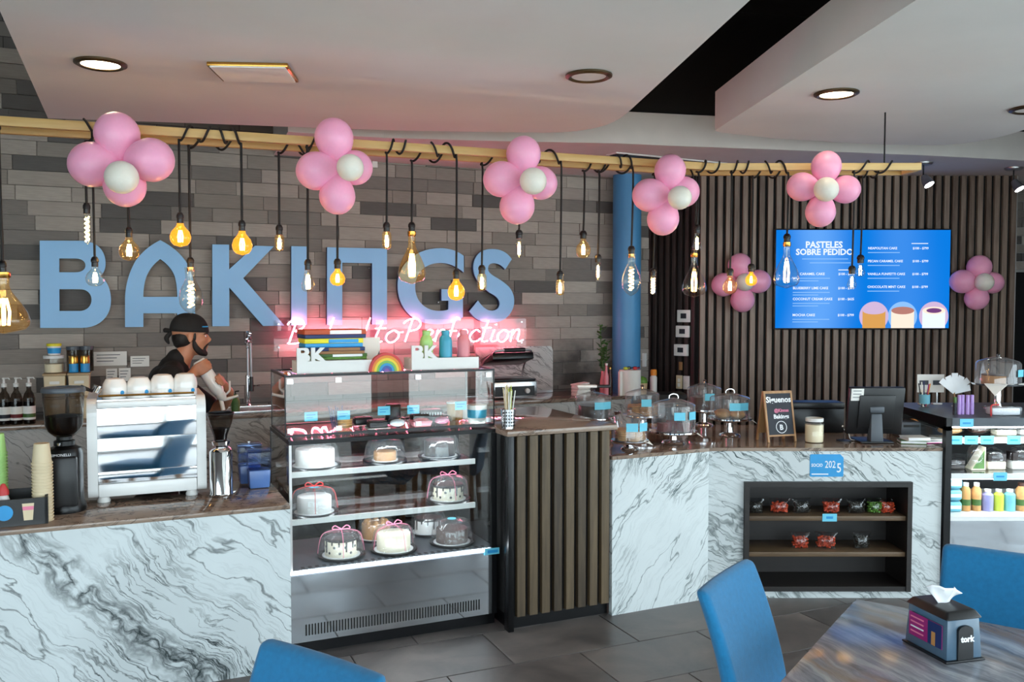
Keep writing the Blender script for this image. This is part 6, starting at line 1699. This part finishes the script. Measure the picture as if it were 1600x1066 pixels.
# ================================================================== TISSUE BOX ON THE TABLE
pq = atz(1484, 1030, .75)
fx = (atz(1533, 1020, .75) - pq); 
g = thing('tissue_dispenser', 'clear sided tissue dispenser with black lid on the stone table', 'tissue dispenser', (0, 0, .7506), 0)
left = atz(1431, 1012, .75); near = atz(1479, 1038, .75); rgt = atz(1534, 1032, .75)
ex = (rgt - near); W_ = .118; L_ = .17
ang = math.atan2(-.62, -.18)  # placeholder heading, refined below
va = (left - near); va.normalize(); vb = Vector((-va.y, va.x, 0));
if vb.dot(ex) < 0: vb = -vb
c = near + va * (L_ / 2) + vb * (W_ / 2)
g.location = (c.x, c.y, .7506); rz_ = math.atan2(vb.y, vb.x); g.rotation_euler = (0, 0, rz_)
w2, l2, hh = W_ / 2, L_ / 2, .118
MB().box(-w2 - .006, w2 + .006, -l2 - .006, l2 + .006, 0, .006).build('base', 'black_plastic', g, bevel=.002)
pbr('frosted', srgb(74, 98, 118), .18, var=.05)
MB().taper(0, 0, .0062, hh, w2, l2, w2 - .006, l2 - .006).build('body', 'frosted', g, bevel=.004)
MB().taper(0, 0, hh + .0004, hh + .022, w2 + .002, l2 + .002, w2 - .012, l2 - .014).build('lid', 'black_plastic', g, bevel=.006, seg=3)
MB().prism([bez((-.026, .007), (.026, .007), (.024, .09), (.02, .102, 0, .102), (-.02, .102, -.024, .09))], -l2 - .0045, -l2 + .004).build('front_clip', 'black_plastic', g)
text('logo', 'tork', .024, 'print_white', g, (-.017, -l2 - .0052, .058), bold=.04)
tl = -.0
sd = MB().at((-w2 - .0012, 0, .012), rz=-PI / 2).box(-l2 + .018, l2 - .018, 0, .0012, .02, .088)
sd.build('side_poster', 'print_magenta', g)
MB().at((-w2 - .0026, 0, .012), rz=-PI / 2).box(.012, l2 - .019, 0, .0012, .021, .087).build('side_picture', 'navy', g)
MB().at((-w2 - .004, 0, .012), rz=-PI / 2).box(.028, .042, 0, .0012, .022, .06).build('cup_picture', 'caramel', g)
for k in range(4): MB().at((-w2 - .0026, 0, .012), rz=-PI / 2).box(-l2 + .026, -.006, 0, .0012, .032 + k * .014, .036 + k * .014).build('poster_line', 'print_pink' if k != 1 else 'print_white', g)
ts = MB(); vs_, fs = [], []; nu, nv = 9, 9
for i in range(nu):
    for j in range(nv):
        u, v = i / (nu - 1), j / (nv - 1)
        x = (u - .5) * (.03 + .06 * v) ; y = .018 * math.sin(u * 7 + v * 2) * v - .03 * v * (u > .5) * v; z = hh + .016 + v * .06 * (1 - .45 * abs(u - .35)) + .006 * math.sin(u * 11) * v
        vs_.append((x, y, z))
for i in range(nu - 1):
    for j in range(nv - 1):
        a = i * nv + j; fs.append((a, a + 1, a + nv + 1, a + nv))
o = ts.add(vs_, fs).build('tissue', 'print_white', g, smooth=True)
md = o.modifiers.new('s', 'SOLIDIFY'); md.thickness = .002
# ================================================================== THE BARISTA
def remesh(o, vox, it=4, fac=.5):
    r = o.modifiers.new('r', 'REMESH'); r.mode = 'VOXEL'; r.voxel_size = vox; r.use_smooth_shade = True
    s = o.modifiers.new('s', 'SMOOTH'); s.iterations = it; s.factor = fac
    return o
def limb(m, pts, rad, n=14):
    P = catmull(pts, 5); R = []
    k = len(pts) - 1
    for i in range(len(P)):
        f = i / (len(P) - 1) * k; a = min(int(f), k - 1); R.append(rad[a] + (rad[a + 1] - rad[a]) * (f - a))
    m.tube(P, R, n)
    for p, r in ((P[0], R[0]), (P[-1], R[-1])): m.ell(p, (r, r, r), 12, 8)
TP = 1.36; SP = sat(284, TP)
who = barthing('person', 'person in black cap and shirt holding a white cream dispenser', 'person', SP, TP, 0)
HX, HZ = .052, 1.560                       # middle of the head
b = MB()
# head: cranium, face, jaw, brow, nose, lips, chin, ears
b.ell((HX - .018, 0, HZ + .035), (.098, .076, .088), 24, 16)
b.ell((HX + .022, 0, HZ - .022), (.070, .064, .088), 20, 14)
b.ell((HX + .036, 0, HZ - .082), (.046, .046, .036), 16, 12)
b.ell((HX + .072, 0, HZ - .098), (.018, .022, .016), 12, 8)
b.ell((HX + .074, 0, HZ + .018), (.016, .048, .013), 12, 8)
b.tube([(HX + .082, 0, HZ + .010), (HX + .100, 0, HZ - .022), (HX + .107, 0, HZ - .034)], [.008, .0115, .0125], 10)
b.ell((HX + .096, .011, HZ - .037), (.009, .007, .007), 8, 6); b.ell((HX + .096, -.011, HZ - .037), (.009, .007, .007), 8, 6)
b.ell((HX + .086, 0, HZ - .060), (.011, .020, .006), 10, 6); b.ell((HX + .083, 0, HZ - .072), (.011, .018, .007), 10, 6)
for sy in (-1, 1):
    b.ell((HX + .055, sy * .042, HZ - .022), (.026, .02, .024), 12, 8)
    b.ell((HX - .012, sy * .077, HZ - .006), (.018, .010, .032), 12, 8)
    b.ell((HX - .012, sy * .080, HZ - .030), (.010, .007, .012), 10, 6)
# neck and trunk
limb(b, [(HX - .012, 0, HZ - .055), (.0, 0, 1.43), (-.035, 0, 1.33)], [.054, .054, .068])
b.ell((-.07, 0, 1.20), (.115, .155, .16), 20, 14); b.ell((-.11, 0, 1.0), (.10, .135, .17), 20, 14); b.ell((-.13, 0, .86), (.11, .155, .13), 20, 14)
limb(b, [(-.065, -.10, 1.335), (-.07, -.175, 1.315)], [.055, .062]); limb(b, [(-.065, .10, 1.335), (-.05, .175, 1.315)], [.055, .062])
# the dispenser's axis, which both hands close on
A0, A1 = Vector((.092, -.105, 1.398)), Vector((.205, -.115, 1.205)); RD = .040
ax = (A1 - A0).normalized(); ey = Vector((0, -1, 0)); ey = (ey - ax * ey.dot(ax)).normalized(); ez = ax.cross(ey)
if ez.x > 0: ez = -ez                      # ez : left / up side of the bottle, ey : towards the guests
LA = (A1 - A0).length
def cyl(f, a, r): return A0 + ax * (f * LA) + (ez * math.cos(a) + ey * math.sin(a)) * r
RH_W = Vector((.018, -.178, 1.322))
limb(b, [(-.07, -.185, 1.28), (-.075, -.255, 1.17), (-.045, -.275, 1.075)], [.058, .05, .046])
limb(b, [(-.045, -.275, 1.075), (-.005, -.235, 1.20), RH_W], [.046, .044, .029])
pc_ = cyl(.10, .55, RD + .018)
limb(b, [RH_W, RH_W.lerp(pc_, .6), pc_], [.028, .028, .026])
b.ell(pc_, (.03, .026, .036), 12, 8)
for k, (f, rr, ext) in enumerate(((-.03, .0095, 2.0), (.065, .0102, 2.25), (.155, .0100, 2.2), (.235, .0086, 1.9))):
    limb(b, [cyl(f * .7 + .03, .6, RD + .016), cyl(f, 1.05, RD + .014), cyl(f, .6 + ext * .55, RD + .0088), cyl(f, .6 + ext, RD + .0078)], [rr * 1.15, rr * 1.08, rr, rr * .85], 10)
limb(b, [cyl(.16, .25, RD + .014), cyl(.24, -.25, RD + .011), cyl(.28, -.75, RD + .009)], [.0125, .0115, .0095], 10)
LH_W = Vector((.262, -.005, 1.215))
limb(b, [(-.05, .18, 1.28), (.09, .20, 1.17), (.20, .16, 1.085)], [.056, .05, .045])
limb(b, [(.20, .16, 1.085), (.245, .08, 1.15), LH_W], [.045, .041, .029])
pl_ = cyl(.66, PI + .75, RD + .019)
limb(b, [LH_W, LH_W.lerp(pl_, .6), pl_], [.028, .027, .025])
b.ell(pl_, (.028, .026, .034), 12, 8)
for k, (f, rr, ext) in enumerate(((.50, .0095, 1.55), (.59, .0102, 1.75), (.68, .0100, 1.7), (.765, .0086, 1.45))):
    limb(b, [cyl(f * .8 + .13, PI + .6, RD + .016), cyl(f, PI + .15, RD + .014), cyl(f, PI + .6 - ext * .62, RD + .0088), cyl(f, PI + .6 - ext, RD + .0078)], [rr * 1.15, rr * 1.08, rr, rr * .85], 10)
limb(b, [cyl(.58, PI + 1.0, RD + .014), cyl(.5, PI + 1.5, RD + .011), cyl(.45, PI + 1.95, RD + .009)], [.0125, .0115, .0095], 10)
# legs
for sy in (-1, 1):
    limb(b, [(-.13, sy * .09, .85), (-.11, sy * .10, .47), (-.13, sy * .10, .09)], [.085, .055, .038])
    b.ell((-.08, sy * .10, .045), (.12, .042, .04), 12, 8)
body = b.build('body', 'skin', who, fix=False); remesh(body, .006, 5)
# clothes
c = MB()
c.ell((-.07, 0, 1.20), (.132, .172, .165), 20, 14); c.ell((-.11, 0, 1.0), (.118, .153, .18), 20, 14); c.ell((-.13, 0, .86), (.128, .172, .13), 20, 14)
limb(c, [(-.06, -.07, 1.36), (-.075, -.185, 1.325)], [.062, .078]); limb(c, [(-.06, .07, 1.36), (-.05, .185, 1.325)], [.062, .078]); limb(c, [(-.10, -.1, 1.30), (-.10, .1, 1.30)], [.09, .09])
limb(c, [(-.075, -.188, 1.31), (-.078, -.258, 1.17), (-.05, -.278, 1.10)], [.074, .068, .064]); limb(c, [(-.05, .182, 1.28), (.09, .203, 1.17), (.155, .18, 1.12)], [.072, .066, .062])
limb(c, [(-.05, 0, 1.36), (-.03, 0, 1.42)], [.092, .066]); c.ell((-.045, 0, 1.445), (.04, .06, .035), 12, 8)
sh_ = remesh(c.build('shirt', 'black_cloth', who, fix=False), .009, 5)
c = MB()
for sy in (-1, 1): limb(c, [(-.13, sy * .09, .86), (-.11, sy * .10, .47), (-.13, sy * .10, .10)], [.102, .075, .062])
remesh(c.build('trousers', 'black_cloth', who, fix=False), .012, 4)
c = MB()
for sy in (-1, 1): c.ell((-.075, sy * .10, .05), (.14, .052, .049), 14, 10)
c.build('shoes', 'black_rubber', who, smooth=True, fix=False)
# hair, cap, beard, brows, eyes
h = MB(); h.ell((HX - .045, 0, HZ - .012), (.068, .074, .066), 16, 12); h.ell((HX - .075, 0, HZ - .04), (.03, .05, .034), 12, 8)
h.ell((HX + .012, -.066, HZ - .002), (.012, .008, .03), 10, 8); h.ell((HX + .012, .066, HZ - .002), (.012, .008, .03), 10, 8)
remesh(h.build('hair', 'hair', who, fix=False), .006, 3)
k_ = MB()
n, mm = 28, 12
vs_, fs = [], []
for i in range(mm + 1):
    th = (PI / 2) * i / mm
    for q in range(n):
        a = 2 * PI * q / n
        rx, ry, rz_ = .112, .09, .112
        x, y, z = rx * math.cos(th) ** .8 * math.cos(a), ry * math.cos(th) ** .8 * math.sin(a), rz_ * math.sin(th)
        vs_.append((HX - .012 + x, y, HZ + .024 + z - .05 * x))
for i in range(mm):
    for q in range(n):
        q2 = (q + 1) % n; fs.append((i * n + q, i * n + q2, (i + 1) * n + q2, (i + 1) * n + q))
capo = k_.add(vs_, fs).build('cap', 'black_cloth', who, smooth=True)
sd_ = capo.modifiers.new('s', 'SOLIDIFY'); sd_.thickness = .004
t_ = MB(); limb(t_, [(HX - .115, -.01, HZ + .02), (HX - .14, -.02, HZ - .01), (HX - .13, -.03, HZ - .04)], [.012, .016, .007], 8); limb(t_, [(HX - .115, -.01, HZ + .03), (HX - .145, .0, HZ + .035)], [.012, .014], 8)
t_.build('cap_tie', 'black_cloth', capo, smooth=True, fix=False)
MB().at((HX + .072, -.069, HZ + .055), rz=.62).box(-.02, .02, -.0015, .002, -.003, .003).build('cap_print', 'sky_blue_print', capo)
bd_ = MB()
for sy in (-1, 1):
    limb(bd_, [(HX + .008, sy * .066, HZ - .03), (HX + .018, sy * .060, HZ - .066), (HX + .046, sy * .044, HZ - .098), (HX + .074, sy * .016, HZ - .108)], [.009, .018, .020, .017], 10)
    limb(bd_, [(HX + .090, sy * .004, HZ - .052), (HX + .080, sy * .022, HZ - .060), (HX + .070, sy * .031, HZ - .078), (HX + .074, sy * .016, HZ - .1)], [.008, .008, .009, .012], 8)
remesh(bd_.build('beard', 'hair', who, fix=False), .0045, 3)
for sy in (-1, 1):
    MB().ell((HX + .0715, sy * .030, HZ - .003), (.0105, .0125, .0075), 12, 8).build('eye', 'print_white', who, smooth=True)
    MB().ell((HX + .0795, sy * .0305, HZ - .004), (.004, .006, .006), 10, 8).build('iris', 'dark_choc', who, smooth=True)
    e_ = MB(); limb(e_, [(HX + .090, sy * .012, HZ + .010), (HX + .084, sy * .034, HZ + .015), (HX + .068, sy * .050, HZ + .010)], [.004, .0045, .003], 8); e_.build('eyebrow', 'hair', who, smooth=True, fix=False)
MB().at(RH_W + Vector((0.004, .01, .012))).tube([(.031 * math.cos(a), .031 * math.sin(a) * .9, .006 * math.sin(a)) for a in [2 * PI * q / 20 for q in range(21)]], .003, 6).build('bracelet', 'steel', who, smooth=True)
# cream dispenser in the hands
d_ = barthing('cream_dispenser', 'white cream whipper held upside down by the barista', 'cream dispenser', SP, TP, 0)
X_ = Matrix((ez.to_4d(), ey.to_4d(), ax.to_4d(), (0, 0, 0, 1))).transposed(); X_[3] = (0, 0, 0, 1); X_ = Matrix.Translation(A0) @ Matrix(((ez.x, ey.x, ax.x, 0), (ez.y, ey.y, ax.y, 0), (ez.z, ey.z, ax.z, 0), (0, 0, 0, 1)))
d_.location = d_.location
def D(): 
    m = MB(); m.M = X_; return m
D().lathe([(0, -.022), (RD * .8, -.022), (RD, -.012), (RD, LA * .74), (RD * .9, LA * .84), (RD * .66, LA * .95)], 28).build('canister', 'white_enamel', d_, smooth=True)
D().lathe([(RD * .72, LA * .951), (RD * .74, LA * 1.0), (RD * .6, LA * 1.08), (.016, LA * 1.14), (0, LA * 1.14)], 24).build('head', 'white_plastic', d_, smooth=True)
D().tube([(0, 0, LA * 1.12), (-.02, .0, LA * 1.16), (-.07, -.0, LA * 1.22), (-.082, 0, LA * 1.225)], [.012, .010, .008, .010], 10).build('nozzle', 'white_plastic', d_, smooth=True)
D().tube(catmull([(-.02, 0, LA * 1.04), (-.055, 0, LA * 1.0), (-.072, 0, LA * .88), (-.085, 0, LA * .78)], 4), [.006] * 13, 8).build('lever', 'white_plastic', d_, smooth=True)
D().tube([(.012, 0, LA * 1.06), (.035, .006, LA * 1.36)], .0125, 12).build('charger_holder', 'white_plastic', d_, smooth=True)
